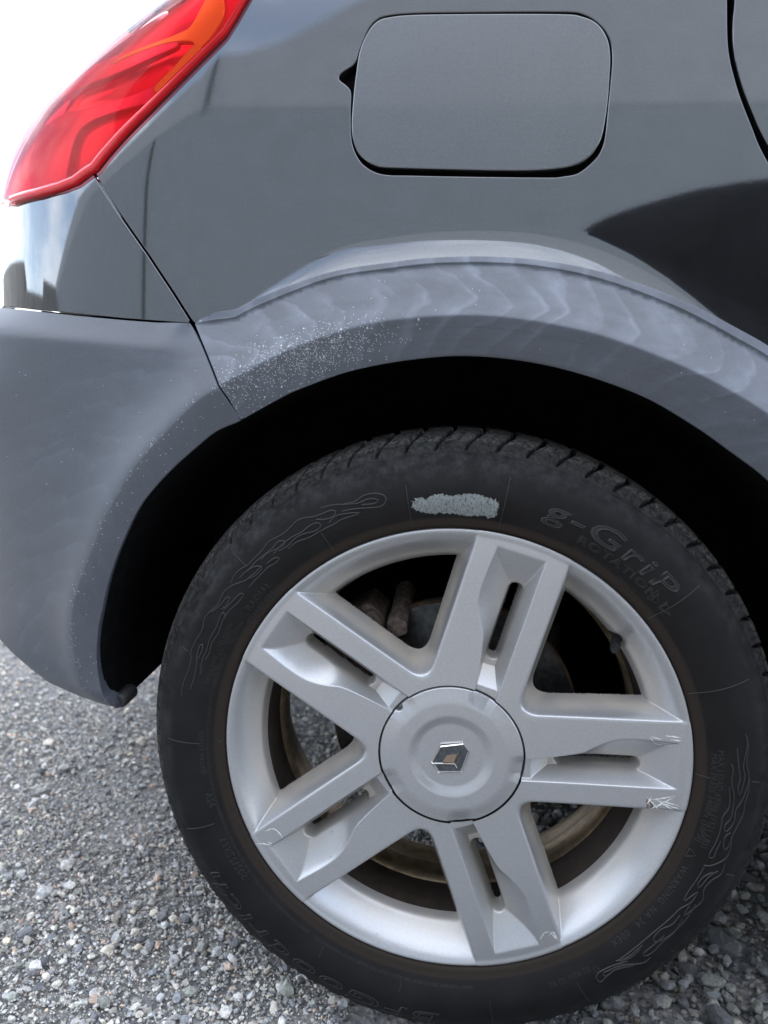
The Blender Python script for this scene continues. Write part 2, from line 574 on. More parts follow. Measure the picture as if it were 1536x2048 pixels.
lk.new(c1, b.inputs['Base Color'])
b.inputs['Roughness'].default_value = 0.9
bp = N(nd, 'ShaderNodeBump', Strength=0.7, Distance=0.004)
lk.new(v1.outputs['Distance'], bp.inputs['Height'])
bp2 = N(nd, 'ShaderNodeBump', Strength=0.6, Distance=0.0015)
lk.new(v2.outputs['Fac'], bp2.inputs['Height'])
lk.new(bp.outputs['Normal'], bp2.inputs['Normal'])
lk.new(bp2.outputs['Normal'], b.inputs['Normal'])
xs = np.unique(np.r_[-600, -200, -60, -20, -8, np.linspace(-3, 3, 61), 8, 20, 60, 200, 600])
ys = np.unique(np.r_[-600, -200, -60, -20, -8, np.linspace(-3, 3, 61), 8, 20, 60, 200, 600])
X, Y = np.meshgrid(xs, ys)
near = (np.abs(X) < 3) & (np.abs(Y) < 3)
Z = np.where(near, 0.004 * np.sin(X * 7.1 + 1.3) * np.cos(Y * 6.3) + 0.003 * np.sin(X * 17 + Y * 13), 0)
gV = np.stack([X, Y, Z - 0.012], -1).reshape(-1, 3)
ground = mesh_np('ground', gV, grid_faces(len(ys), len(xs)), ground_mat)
tag(ground, kind='structure')

# loose stones
stone_mat, nd, lk, b = new_mat('loose_stone')
tcn = nd.new('ShaderNodeTexCoord')
atn = nd.new('ShaderNodeAttribute')
atn.attribute_name = 'tint'
geo = nd.new('ShaderNodeNewGeometry')
nn = N(nd, 'ShaderNodeTexNoise', Scale=260.0, Detail=6.0, Roughness=0.7)
lk.new(geo.outputs['Position'], nn.inputs['Vector'])
nf = ramp(nd, lk, nn.outputs['Fac'], [(0.32, 0.55), (0.68, 1.35)])
lk.new(mixrgb(nd, lk, 1.0, atn.outputs['Color'], nf, 'MULTIPLY'), b.inputs['Base Color'])
b.inputs['Roughness'].default_value = 0.82
bp = N(nd, 'ShaderNodeBump', Strength=0.5, Distance=0.0012)
lk.new(nn.outputs['Fac'], bp.inputs['Height'])
lk.new(bp.outputs['Normal'], b.inputs['Normal'])
stone_one = stone_mat.copy()
stone_one.name = 'single_stone'
a_ = [n for n in stone_one.node_tree.nodes if n.type == 'ATTRIBUTE'][0]
oi = stone_one.node_tree.nodes.new('ShaderNodeObjectInfo')
for l in list(a_.outputs['Color'].links):
    stone_one.node_tree.links.new(oi.outputs['Color'], l.to_socket)


def stone_shape(k, npts):
    bm = bmesh.new()
    sc = np.array([1.0, random.uniform(0.62, 0.95), random.uniform(0.42, 0.72)])
    for _ in range(npts):
        p = rng.normal(size=3)
        p /= np.linalg.norm(p)
        p *= random.uniform(0.82, 1.0)
        bm.verts.new(Vector(p * sc * 0.5))
    r = bmesh.ops.convex_hull(bm, input=bm.verts)
    bmesh.ops.delete(bm, geom=[g for g in r['geom_interior'] if isinstance(g, bmesh.types.BMVert)], context='VERTS')
    bmesh.ops.triangulate(bm, faces=bm.faces)
    bm.verts.index_update()
    V = np.array([v.co[:] for v in bm.verts])
    F = np.array([[v.index for v in f.verts] for f in bm.faces])
    bm.free()
    return V, F


small_shapes = [stone_shape(i, 11) for i in range(20)]
big_shapes = [stone_shape(i, 26) for i in range(24)]
pal = np.array([(0.22, 0.235, 0.26), (0.29, 0.305, 0.325), (0.36, 0.365, 0.37), (0.16, 0.175, 0.20), (0.43, 0.42, 0.40),
                (0.40, 0.41, 0.42), (0.50, 0.40, 0.34), (0.55, 0.52, 0.48), (0.31, 0.335, 0.32), (0.62, 0.60, 0.57)])
pw = np.array([4, 5, 5, 3, 4, 4, 2, 2, 3, 1.0])
pw /= pw.sum()


def scatter(n, x0, x1, y0, y1, s0, s1, lift, power=2.0):
    x = rng.uniform(x0, x1, n)
    y = rng.uniform(y0, y1, n)
    s = s0 + (s1 - s0) * rng.uniform(0, 1, n) ** power
    return np.stack([x, y, -0.010 + s * lift * rng.uniform(0.3, 1.0, n), s], -1)


st = np.vstack([
    scatter(46000, -1.25, 0.02, -0.42, 0.75, 0.0035, 0.009, 0.30),
    scatter(42000, -0.85, 0.02, -0.42, 0.40, 0.0022, 0.0052, 0.35),
    scatter(7000, -1.25, 0.02, -0.42, 0.75, 0.008, 0.017, 0.26, 2.5),
    scatter(240, -1.25, 0.0, -0.42, 0.6, 0.016, 0.030, 0.22, 2.0),
    scatter(15000, -1.9, -0.2, 0.75, 2.1, 0.006, 0.016, 0.30),
    scatter(9000, 0.02, 0.95, -0.40, 0.75, 0.005, 0.012, 0.5),
    scatter(4200, 0.02, 0.95, -0.40, 0.75, 0.010, 0.024, 0.55, 1.6),
    scatter(420, 0.03, 0.95, -0.30, 0.60, 0.020, 0.042, 0.42, 2.0),
    scatter(4000, -0.2, 1.4, 0.75, 2.1, 0.01, 0.03, 0.4)])
# the coarse heap ends in a ragged edge
ed_ = st[:, 0] + 0.10 * np.sin(st[:, 1] * 9 + 1) + 0.07 * np.sin(st[:, 0] * 13 + st[:, 1] * 5) + rng.normal(0, 0.07, len(st))
st = st[~((st[:, 0] > 0.35) & (ed_ > 0.80))]
st = st[~((st[:, 0] > 0.02) & (st[:, 1] < -0.20 - 0.18 * rng.uniform(0, 1, len(st))))]
st = np.vstack([st, scatter(9000, -0.1, 1.4, -0.55, 0.8, 0.004, 0.011, 0.30)])
# nothing inside the tyre footprint
st = st[~((np.abs(st[:, 0]) < 0.10) & (st[:, 1] > -0.005) & (st[:, 1] < 0.21))]
rt = np.hypot(st[:, 0], st[:, 2] + 0.5 * st[:, 3] - HUB[2])
st = st[~((rt < 0.333) & (st[:, 1] > -0.012) & (st[:, 1] < 0.215))]
P = st[:, :3]
uvp = project(P)
zz = depth(P)
pxs = np.where(zz > 0.1, st[:, 3] / np.maximum(zz, 0.1) * FPX, 0)
vis = (uvp[:, 0] > -5) & (uvp[:, 0] < 1541) & (uvp[:, 1] < 2053) & (uvp[:, 1] > 1230)
hub_px = np.array([912., 1497.])
e = np.hypot((uvp[:, 0] - hub_px[0]) / 620, (uvp[:, 1] - hub_px[1]) / 575)
vis &= ~((e < 1.0) & (st[:, 1] > 0))
score = np.where(vis, pxs, 0)
order = np.argsort(-score)
single = order[:300]
rest = np.setdiff1d(np.arange(len(st)), single)


def rot_mats(n):
    a = rng.uniform(0, 2 * PI, n)
    tx = rng.normal(0, 0.28, n)
    ty = rng.normal(0, 0.28, n)
    ca, sa = np.cos(a), np.sin(a)
    Rz = np.zeros((n, 3, 3)); Rz[:, 0, 0] = ca; Rz[:, 0, 1] = -sa; Rz[:, 1, 0] = sa; Rz[:, 1, 1] = ca; Rz[:, 2, 2] = 1
    Rx = np.zeros((n, 3, 3)); Rx[:, 0, 0] = 1; Rx[:, 1, 1] = np.cos(tx); Rx[:, 1, 2] = -np.sin(tx); Rx[:, 2, 1] = np.sin(tx); Rx[:, 2, 2] = np.cos(tx)
    Ry = np.zeros((n, 3, 3)); Ry[:, 1, 1] = 1; Ry[:, 0, 0] = np.cos(ty); Ry[:, 0, 2] = np.sin(ty); Ry[:, 2, 0] = -np.sin(ty); Ry[:, 2, 2] = np.cos(ty)
    return Rx @ Ry @ Rz


def tints(n):
    t = pal[rng.choice(len(pal), n, p=pw)]
    return np.clip(t * rng.uniform(0.55, 1.40, (n, 1)) * np.array([1.36, 1.31, 1.23]), 0.02, 0.80)


VV, FF, TT, off = [], [], [], 0
which = rng.integers(0, len(small_shapes), len(rest))
tn = tints(len(rest))


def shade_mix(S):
    """painted shade under the car, mixed with darker coarse stone, thinning out irregularly"""
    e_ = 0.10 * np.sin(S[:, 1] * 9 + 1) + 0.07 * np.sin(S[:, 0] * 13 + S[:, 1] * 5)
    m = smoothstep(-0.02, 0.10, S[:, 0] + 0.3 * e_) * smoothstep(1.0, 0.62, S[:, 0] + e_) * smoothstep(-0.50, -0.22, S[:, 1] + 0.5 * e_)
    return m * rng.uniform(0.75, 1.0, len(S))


tn *= (1 - 0.66 * shade_mix(st[rest]))[:, None]  # shade under the car painted into the gravel tints
Rm = rot_mats(len(rest))
for k, (sv, sf) in enumerate(small_shapes):
    idx = np.where(which == k)[0]
    if not len(idx): continue
    S = st[rest[idx]]
    V = np.einsum('nij,vj->nvi', Rm[idx], sv) * S[:, 3][:, None, None] + S[:, :3][:, None, :]
    F = sf[None] + (np.arange(len(idx)) * len(sv))[:, None, None] + off
    off += V.shape[0] * V.shape[1]
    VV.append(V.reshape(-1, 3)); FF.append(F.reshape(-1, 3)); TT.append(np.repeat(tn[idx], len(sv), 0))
gravel = mesh_np('gravel', np.vstack(VV), np.vstack(FF), stone_mat, ground, smooth=False)
TT = np.vstack(TT)
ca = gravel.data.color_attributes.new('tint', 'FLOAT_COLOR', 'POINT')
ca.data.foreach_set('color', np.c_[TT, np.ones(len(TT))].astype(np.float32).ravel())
tag(gravel, kind='stuff')
big_me = []
for k, (sv, sf) in enumerate(big_shapes):
    me = bpy.data.meshes.new('stone')
    me.from_pydata([tuple(v) for v in sv], [], [tuple(int(i) for i in f) for f in sf])
    me.materials.append(stone_one)
    big_me.append(me)
tn = tints(300)
tn *= (1 - 0.58 * shade_mix(st[single]))[:, None]  # same painted shade on the single stones
Rm = rot_mats(300)
for k, i in enumerate(single):
    o = bpy.data.objects.new('stone', big_me[k % len(big_me)])
    COL.objects.link(o)
    o.parent = ground
    x, y, z, s = st[i]
    o.matrix_world = Matrix.Translation((x, y, z)) @ Matrix(Rm[k].tolist()).to_4x4() @ Matrix.Scale(s, 4)
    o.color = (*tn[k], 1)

# ------------------------------------------------------------------ warehouse facing the car (seen only as a reflection in its paint)
WALL_LOW = simple('pale_grey_cladding', (0.185, 0.215, 0.25), 0.7, var=0.06, scale=1.5)
WALL_UP = simple('off_white_cladding', (0.26, 0.285, 0.32), 0.7, var=0.06, scale=1.5)
DARKTRIM = simple('dark_metal_trim', (0.04, 0.042, 0.045), 0.5)
ware = empty('warehouse', (0, -15, 0))
tag(ware, 'long pale grey warehouse reflected in the dark paint of the car', 'warehouse')


def wbox(name, x0, x1, y0, y1, z0, z1, mat):
    bm = bmesh.new()
    add_box(bm, ((x0 + x1) / 2, (y0 + y1) / 2 + 15, (z0 + z1) / 2), (x1 - x0, y1 - y0, z1 - z0))
    return bm_obj(name, bm, mat, ware)


wbox('lower_wall', -80, 24, -27, -15, 0, 9.75, WALL_LOW)
bm = bmesh.new()
prof = [(-80, 9.75), (24, 9.75), (24, 17.5), (0.0, 15.4), (-3.0, 13.7), (-4.6, 12.2), (-5.6, 11.7), (-6.6, 11.6), (-7.2, 11.2), (-80, 11.0)]
f0 = [bm.verts.new((x, 0.015, z)) for x, z in prof]
f1 = [bm.verts.new((x, -11.9, z)) for x, z in prof]
bm.faces.new(f0); bm.faces.new(f1[::-1])
for i in range(len(prof)):
    j = (i + 1) % len(prof)
    bm.faces.new((f0[j], f0[i], f1[i], f1[j]))
bmesh.ops.recalc_face_normals(bm, faces=bm.faces)
bm_obj('upper_wall', bm, WALL_UP, ware)
wbox('downpipe', -10.4, -10.2, -14.99, -14.8, 0, 9.7, DARKTRIM)
wbox('wall_joint', -6.35, -6.22, -14.88, -14.8, 9.8, 11.55, DARKTRIM)
for x in (-44, -30, 8, 17):
    wbox('loading_door', x, x + 4, -14.99, -14.9, 0, 4.4, DARKTRIM)

SHED = simple('dark_shed_cladding', (0.085, 0.09, 0.095), 0.7, var=0.2, scale=0.4)
far = empty('distant_shed', (-62, 0, 0))
tag(far, 'low dark shed far off, reflected at the edge of the painted bumper', 'shed')
for y0_, y1_, h_ in ((-13.5, -4, 9.6), (-4.2, 12, 8.2), (11.8, 52, 10.4)):
    bm = bmesh.new()
    add_box(bm, (0, (y0_ + y1_) / 2, h_ / 2), (14, y1_ - y0_ - 0.1, h_))
    bevel_all(bm, 0.2, 1)
    bm_obj('shed_block', bm, SHED, far)
    bm = bmesh.new()
    add_box(bm, (7.2, (y0_ + y1_) / 2, 1.7), (0.3, 5, 3.4))
    bm_obj('shed_door', bm, DARKTRIM, far)

# ------------------------------------------------------------------ body surface of the car: s runs along the side and round the rear corner
XC, CA, CB, CN = -0.27, 0.45, 0.87, 2.6
_u = 1 - np.linspace(1, 0, 6000) ** 2
_px = np.r_[5.0, XC - CA * _u]
_py = np.r_[0.0, CB * (1 - np.maximum(0, 1 - _u ** CN) ** (1 / CN))]
_ps = np.r_[0, np.cumsum(np.hypot(np.diff(_px), np.diff(_py)))]
_ps = 5.0 - _ps                                    # s = x on the straight part


def plan(s):
    s = np.asarray(s, float)
    x = np.interp(s, _ps[::-1], _px[::-1])
    y = np.interp(s, _ps[::-1], _py[::-1])
    return np.where(s > XC, s, x), y


def y_side(z):
    a = np.maximum(0, z - 0.72)
    b_ = np.maximum(0, 0.60 - z)
    return 0.030 + 0.02 * (z - 0.72) + 0.16 * a ** 2 + 0.25 * b_ ** 2


def surf(s, z, h=0.0):
    s = np.asarray(s, float)
    z = np.asarray(z, float)
    x, y = plan(s)
    e_ = 2e-3
    xa, ya = plan(s - e_)
    xb, yb = plan(s + e_)
    tx, ty = xb - xa, yb - ya
    l = np.hypot(tx, ty)
    nx, ny = ty / l, -tx / l                        # outward
    w = smoothstep(-0.12, -0.55, s)
    sh = 4.2 * np.maximum(0, z - 0.865) ** 2 * w
    return np.stack([x + nx * h + sh, y + y_side(z) + ny * h, z + 0 * s], -1)


def to_sz(px, h=0.0):
    """photo pixels (n,2) -> (s,z) on the body surface raised by h"""
    px = np.atleast_2d(np.asarray(px, float))
    h = np.broadcast_to(np.asarray(h, float), (len(px),))
    p0 = np.array([at(a, b_, 0.05) for a, b_ in px])
    q = np.stack([np.clip(p0[:, 0], -0.45, 3), p0[:, 2]], -1)
    for it in range(60):
        f = project(surf(q[:, 0], q[:, 1], h)) - px
        e_ = 1e-4
        a = (project(surf(q[:, 0] + e_, q[:, 1], h)) - px - f) / e_
        c = (project(surf(q[:, 0], q[:, 1] + e_, h)) - px - f) / e_
        det = a[:, 0] * c[:, 1] - a[:, 1] * c[:, 0]
        det = np.where(np.abs(det) < 1e3, 1e3 * np.sign(det + 1e-9), det)
        ds = -(f[:, 0] * c[:, 1] - f[:, 1] * c[:, 0]) / det
        dz = -(a[:, 0] * f[:, 1] - a[:, 1] * f[:, 0]) / det
        q = q + np.clip(np.stack([ds, dz], -1), -0.02, 0.02)
    return q


def hcall(h, q):
    return h(q) if callable(h) else np.full(len(q), float(h))


def surf_n(q, h):
    e_ = 1.0e-3
    P0 = lambda a, b_: surf(q[:, 0] + a, q[:, 1] + b_, hcall(h, q + np.array([a, b_])))
    ds = P0(e_, 0) - P0(-e_, 0)
    dz = P0(0, e_) - P0(0, -e_)
    n = np.cross(ds, dz)
    return n / np.linalg.norm(n, axis=1, keepdims=True)


def panel(name, outline, h, mat, parent, grid=0.006, step=0.004, holes=(), round_r=0.0011, flange=0.012, uvf=None, attrs=None, lines=()):
    """a skin over the body surface bounded by a closed (s,z) outline, with rolled edges of real depth"""
    loops = [resample(np.vstack([outline, outline[:1]]), step)[:-1]]
    loops += [resample(np.vstack([o, o[:1]]), step)[:-1] for o in holes]
    mn, mx = outline.min(0), outline.max(0)
    gx = np.arange(mn[0], mx[0], grid)
    gz = np.arange(mn[1], mx[1], grid * 0.87)
    GX, GZ = np.meshgrid(gx, gz)
    GX = GX + (np.arange(len(gz)) % 2)[:, None] * grid * 0.5
    g = np.stack([GX.ravel(), GZ.ravel()], -1)
    k = inside(g, loops[0])
    for hl in loops[1:]: k &= ~inside(g, hl)
    g = g[k]
    d = np.min([seg_dist(g, np.vstack([l, l[:1]])) for l in loops], axis=0)
    g = g[d > grid * 0.45]
    extra = []
    for ln in lines:
        ln = resample(ln, step)
        ok = inside(ln, loops[0])
        ok &= np.min([seg_dist(ln, np.vstack([l, l[:1]])) for l in loops], axis=0) > step * 0.6
        ln = ln[ok]
        extra.append(ln)
        g = g[seg_dist(g, ln) > grid * 0.5]
    pts = np.vstack(loops + extra + [g])
    edges, o = [], 0
    for l in loops:
        n = len(l)
        edges += [(o + i, o + (i + 1) % n) for i in range(n)]
        o += n
    for ln in extra:
        n = len(ln)
        edges += [(o + i, o + i + 1) for i in range(n - 1) if np.linalg.norm(ln[i + 1] - ln[i]) < 3 * step]
        o += n
    res = delaunay_2d_cdt([Vector(p) for p in pts], edges, [], 0, 1e-7)
    q = np.array([v[:] for v in res[0]])
    F = np.array([t for t in res[2] if len(t) == 3], int)
    c = q[F].mean(1)
    k = inside(c, loops[0])
    for hl in loops[1:]: k &= ~inside(c, hl)
    F = F[k]
    a2 = (q[F[:, 1]] - q[F[:, 0]])
    b2 = (q[F[:, 2]] - q[F[:, 0]])
    flip = (a2[:, 0] * b2[:, 1] - a2[:, 1] * b2[:, 0]) < 0
    F[flip] = F[flip][:, ::-1]
    hv = hcall(h, q)
    V = surf(q[:, 0], q[:, 1], hv)
    Nn = surf_n(q, h)
    Vs, Ns, Fs, Qs = [V], [Nn], [F], [q]
    base = len(V)
    for li, l in enumerate(loops):
        n = len(l)
        t = np.roll(l, -1, 0) - np.roll(l, 1, 0)
        t /= np.linalg.norm(t, axis=1, keepdims=True)
        area = 0.5 * np.sum(l[:, 0] * np.roll(l[:, 1], -1) - np.roll(l[:, 0], -1) * l[:, 1])
        out = np.stack([t[:, 1], -t[:, 0]], -1) * np.sign(area) * (1 if li == 0 else -1)
        hl = hcall(h, l)
        nl = surf_n(l, h)
        P0 = surf(l[:, 0], l[:, 1], hl)
        P1 = surf(l[:, 0] + out[:, 0] * 1e-3, l[:, 1] + out[:, 1] * 1e-3, hl)
        od = P1 - P0
        od -= np.sum(od * nl, 1, keepdims=True) * nl
        od /= np.linalg.norm(od, axis=1, keepdims=True)
        rings = []
        for a in (0, 35, 65, 90):
            s_, c_ = math.sin(RAD(a)), math.cos(RAD(a))
            rings.append((P0 + od * round_r * s_ - nl * round_r * (1 - c_), nl * c_ + od * s_))
        rings.append((P0 + od * round_r - nl * flange, od))
        for ri, (pv, nv) in enumerate(rings):
            Vs.append(pv); Ns.append(nv); Qs.append(l)
        i = np.arange(n)
        j = (i + 1) % n
        for ri in range(len(rings) - 1):
            A, B = base + ri * n, base + (ri + 1) * n
            qf = np.stack([A + i, A + j, B + j, B + i], -1)
            if np.sign(area) * (1 if li == 0 else -1) > 0: qf = qf[:, ::-1]
            Fs.append(np.vstack([qf[:, [0, 1, 2]], qf[:, [0, 2, 3]]]))
        base += n * len(rings)
    V, Nn, F, q = np.vstack(Vs), np.vstack(Ns), np.vstack(Fs), np.vstack(Qs)
    ob = mesh_np(name, V, F, mat, parent, True, Nn, uvf(q) if uvf else q)
    if attrs:
        for an, fn in attrs.items():
            c = fn(q)
            at_ = ob.data.color_attributes.new(an, 'FLOAT_COLOR', 'POINT')
            at_.data.foreach_set('color', np.c_[c, np.ones(len(c))].astype(np.float32).ravel())
    return ob


car = empty('car', (0, 0, 0))
tag(car, 'dark grey car with grey plastic arch trim and silver spoked wheel parked on gravel', 'car')

# curves traced on the body, photo pixels -> (s, z)
H_LIP, H_CREST, H_TOP = 0.038, 0.052, 0.015
LIP_R = [(484, 838), (560, 796), (600, 777), (691, 744), (783, 724), (874, 713), (941, 711), (1026, 718), (1118, 735), (1209, 762), (1301, 799), (1392, 853), (1453, 896), (1536, 960)]
CREST_R = [(440, 772), (498, 741), (560, 708), (600, 691), (679, 664), (752, 646), (844, 635), (941, 631), (1026, 637), (1118, 652), (1209, 674), (1331, 719), (1423, 762), (1536, 829)]
TOP_R = [(392, 646), (430, 645), (470, 641), (500, 626), (550, 604), (600, 584), (650, 566), (700, 554), (768, 545), (850, 535), (918, 532), (980, 532), (1068, 538), (1168, 556), (1268, 587), (1368, 628), (1468, 682), (1536, 722)]
LIP_L = [(484, 840), (436, 861), (394, 895), (353, 932), (315, 973), (282, 1019), (249, 1090), (228, 1148), (214, 1202), (203, 1264), (203, 1326), (214, 1376), (232, 1419)]
CREST_L = [(452, 764), (440, 774), (394, 803), (353, 841), (311, 886), (270, 932), (236, 986), (207, 1040), (183, 1098), (162, 1152), (145, 1214), (143, 1272), (153, 1339), (174, 1384), (216, 1413)]
BOTTOM = [(232, 1421), (208, 1413), (156, 1391), (104, 1361), (65, 1328), (26, 1289), (0, 1250)]
SEAM = [(190, 345), (240, 425), (300, 510), (350, 585), (388, 645)]
SEAM2 = [(391, 650), (410, 690), (435, 750), (460, 800), (484, 838)]

lip_r = to_sz(LIP_R, H_LIP)
crest_r = to_sz(CREST_R, H_CREST)
top_r = to_sz(TOP_R, H_TOP)
lip_r = np.vstack([lip_r, [(0.300, 0.577), (0.335, 0.522), (0.360, 0.460), (0.376, 0.390), (0.382, 0.320), (0.384, 0.215)]])
crest_r = np.vstack([crest_r, [(0.300, 0.636), (0.345, 0.585), (0.385, 0.515), (0.412, 0.440), (0.426, 0.360), (0.430, 0.300), (0.430, 0.215)]])
top_r = np.vstack([top_r, [(0.320, 0.680), (0.380, 0.620), (0.430, 0.540), (0.462, 0.450), (0.478, 0.360), (0.482, 0.300), (0.482, 0.215)]])
lip_r, crest_r, top_r = catmull(lip_r, 6), catmull(crest_r, 6), catmull(top_r, 6)
lip_l = catmull(to_sz(LIP_L, H_LIP), 6)
crest_l = catmull(to_sz(CREST_L, H_CREST), 6)
bottom = to_sz(BOTTOM, np.array([0.036, 0.030, 0.020, 0.016, 0.018, 0.022, 0.026]))
seam = to_sz(SEAM, 0.002)
seam2 = to_sz(SEAM2, np.array([0.015, 0.027, 0.043, 0.050, 0.038]))
LIP_ALL = np.vstack([lip_l[::-1], lip_r])
CREST_ALL = np.vstack([crest_l[::-1], crest_r[4:]])
HC = np.array([0.01, HUB[2]])


def crest_q(q):
    """signed distance from the crest line of the arch trim, positive away from the wheel"""
    d = seg_dist(q, CREST_ALL)
    rp = np.hypot(*(q - HC).T)
    ap = np.arctan2(q[:, 1] - HC[1], -(q[:, 0] - HC[0]))
    ac = np.arctan2(CREST_ALL[:, 1] - HC[1], -(CREST_ALL[:, 0] - HC[0]))
    o = np.argsort(ac)
    rc = np.interp(ap, ac[o], np.hypot(*(CREST_ALL - HC).T)[o])
    return np.where(rp > rc, d, -d)


def softplus(x, k):
    return k * np.logaddexp(0, x / k)


def h_trim(q):
    c = crest_q(q)
    t = c / np.maximum(c + seg_dist(q, top_r), 1e-4)
    return H_CREST + 0.0006 + 0.33 * np.minimum(c, 0) - (H_CREST - H_TOP) * softplus(t - 0.015, 0.018)


top_edge_b = to_sz([(8, 612), (60, 617), (150, 627), (250, 636), (330, 642), (388, 647)], 0.004)


TOP_LINE = np.vstack([[(-1.2, top_edge_b[0, 1] + 0.01)], [(top_edge_b[0, 0] - 0.06, top_edge_b[0, 1] + 0.004)], top_edge_b])


def h_bumper(q):
    c = crest_q(q)
    r = 0.021 + 0.022 * smoothstep(-0.36, -0.56, q[:, 0]) + 0.031 * np.exp(-np.maximum(0, softplus(c - 0.004, 0.005)) / 0.034)
    r = r + 0.33 * np.minimum(c, 0)
    # upper ledge
    dt = seg_dist(q, TOP_LINE)
    k = 0.025 - dt
    r = r - (0.85 + 0.7 * smoothstep(-0.36, -0.56, q[:, 0])) * softplus(k, 0.0022)
    # blend into trim behaviour at the seam
    w = smoothstep(0.05, 0.0, seg_dist(q, seam2))
    r = r * (1 - w) + h_trim(q) * w
    db = seg_dist(q, bottom)
    r = r - 0.014 * np.maximum(0, 1 - db / 0.03) ** 2
    # soft hollow and swelling at the corner
    r = r + 0.006 * np.exp(-((q[:, 0] + 0.52) ** 2 + (q[:, 1] - 0.66) ** 2) / 0.05 ** 2)
    return r


def h_body(q):
    d = seg_dist(q, top_r)
    wd = 0.008 + 0.034 * smoothstep(-0.30, -0.10, q[:, 0])
    return 0.0128 * (wd / 0.042) * (1 - 0.55 * smoothstep(0.02, 0.22, q[:, 0])) * np.maximum(0, 1 - d / wd) ** 2.0


# painted rear quarter
LAMP_R = [(560, -120), (520, -50), (492, 0), (475, 30), (450, 70), (400, 120), (350, 170), (300, 220), (250, 270), (210, 315), (190, 341)]
GAP_R = [(1451, -200), (1450, -100), (1452, 0), (1453, 75), (1459, 125), (1477, 190), (1502, 255), (1531, 320)]
lamp_r = to_sz(LAMP_R, 0.0)
gap_r = np.vstack([to_sz(GAP_R, 0.0), [(0.300, 0.825), (0.372, 0.740), (0.440, 0.650), (0.490, 0.560), (0.520, 0.450), (0.530, 0.350), (0.530, 0.215)]])
gap_r = catmull(gap_r, 5)
zt = 1.16
e1 = np.array([(lamp_r[0, 0] + 0.02, zt)])
e2 = np.array([(gap_r[0, 0], zt)])
off_top = top_r + 0.0
quarter_outline = np.vstack([seam, top_r[2:], gap_r[::-1], e2, e1, lamp_r])

HOLE = [(768, 30), (818, 24), (918, 22), (1118, 21), (1168, 26), (1203, 48), (1222, 78), (1227, 115), (1224, 160), (1220, 200), (1213, 270), (1205, 300), (1190, 322), (1158, 348), (1125, 355),
        (1093, 357), (918, 355), (820, 353), (775, 352), (747, 345), (722, 328), (706, 300), (700, 270), (699, 230), (700, 200), (700, 184), (694, 175), (686, 168), (677, 161), (675, 154), (680, 146), (692, 137), (706, 128), (711, 117), (716, 100), (724, 78), (738, 52), (752, 38)]
FLAP = [(775, 37), (818, 32), (918, 30), (1118, 30), (1163, 35), (1193, 49), (1212, 77), (1218, 112), (1216, 160), (1213, 200), (1207, 245), (1198, 280), (1178, 310), (1146, 328), (1093, 336), (1018, 338), (918, 336), (780, 332),
        (752, 328), (730, 316), (715, 298), (707, 270), (706, 240), (708, 210), (711, 175), (715, 144), (720, 110), (728, 84), (742, 58), (757, 43)]


def closed_smooth(P, per=4):
    P = np.asarray(P, float)
    Q = np.vstack([P[-2:], P, P[:3]])
    c = catmull(Q, per)
    return c[2 * per:(2 + len(P)) * per]


hole = closed_smooth(to_sz(HOLE, 0.0))
flap = closed_smooth(to_sz(FLAP, 0.0))
quarter = panel('quarter_panel', quarter_outline, h_body, PAINT, car, grid=0.005, holes=[hole], flange=0.014)
door_flap = panel('fuel_flap', flap, 0.0, PAINT_DOOR, car, grid=0.006, step=0.003, round_r=0.0016, flange=0.006)
# recess behind the flap
c0 = hole.mean(0)
rings = [(1.03, -0.006), (1.02, -0.010), (0.97, -0.022), (0.6, -0.024), (0.02, -0.024)]
V = np.vstack([surf(*(c0 + (hole - c0) * k).T, hh) for k, hh in rings])
mesh_np('fuel_recess', V, grid_faces(len(rings), len(hole), True), GAP, car)

# rear door, window line
dg = gap_r.copy()
nrm = np.stack([np.gradient(dg[:, 1]), -np.gradient(dg[:, 0])], -1)
nrm /= np.linalg.norm(nrm, axis=1, keepdims=True)
GAP_D = [(1472, -200), (1471, -100), (1472, 0), (1468, 45), (1470, 100), (1483, 160), (1508, 225), (1538, 288)]
gd = np.vstack([to_sz(GAP_D, 0.0), [(0.307, 0.829), (0.379, 0.744), (0.447, 0.654), (0.497, 0.563), (0.527, 0.452), (0.537, 0.350), (0.537, 0.215)]])
gd = catmull(gd, 5)
rear_door = panel('rear_door', np.vstack([gd, [(1.30, 0.215), (1.32, zt), (gd[0, 0], zt)]]), 0.0, PAINT, car, grid=0.02, step=0.006, flange=0.014)
front_door = panel('front_door', np.array([(1.306, 0.215), (2.35, 0.215), (2.45, 1.08), (1.326, zt)]), 0.0, PAINT, car, grid=0.05, step=0.02, flange=0.014)
front_wing = panel('front_wing', np.array([(2.356, 0.35), (2.45, 0.60), (2.62, 0.70), (2.85, 0.68), (3.0, 0.5), (3.05, 0.3), (3.35, 0.3), (3.35, 0.8), (3.1, 0.92), (2.456, 1.08)]), 0.0, PAINT, car, grid=0.05, step=0.02, flange=0.014)

# upper painted bumper
LAMP_B = [(190, 344), (175, 352), (150, 371), (120, 383), (75, 396), (20, 411)]
lamp_b = to_sz(LAMP_B, 0.0)
tb = to_sz([(388, 645), (330, 641), (250, 635), (150, 625), (60, 616), (8, 611)], 0.0)
rear_s = -0.95
_l, _z = lamp_b[-1]
lamp_tail = np.array([(_l - 0.04, _z + 0.009), (_l - 0.12, _z + 0.026), (-0.95, _z + 0.055)])
bz0, bz1 = tb[-1, 1] + 0.012, lamp_b[-1, 1] - 0.004
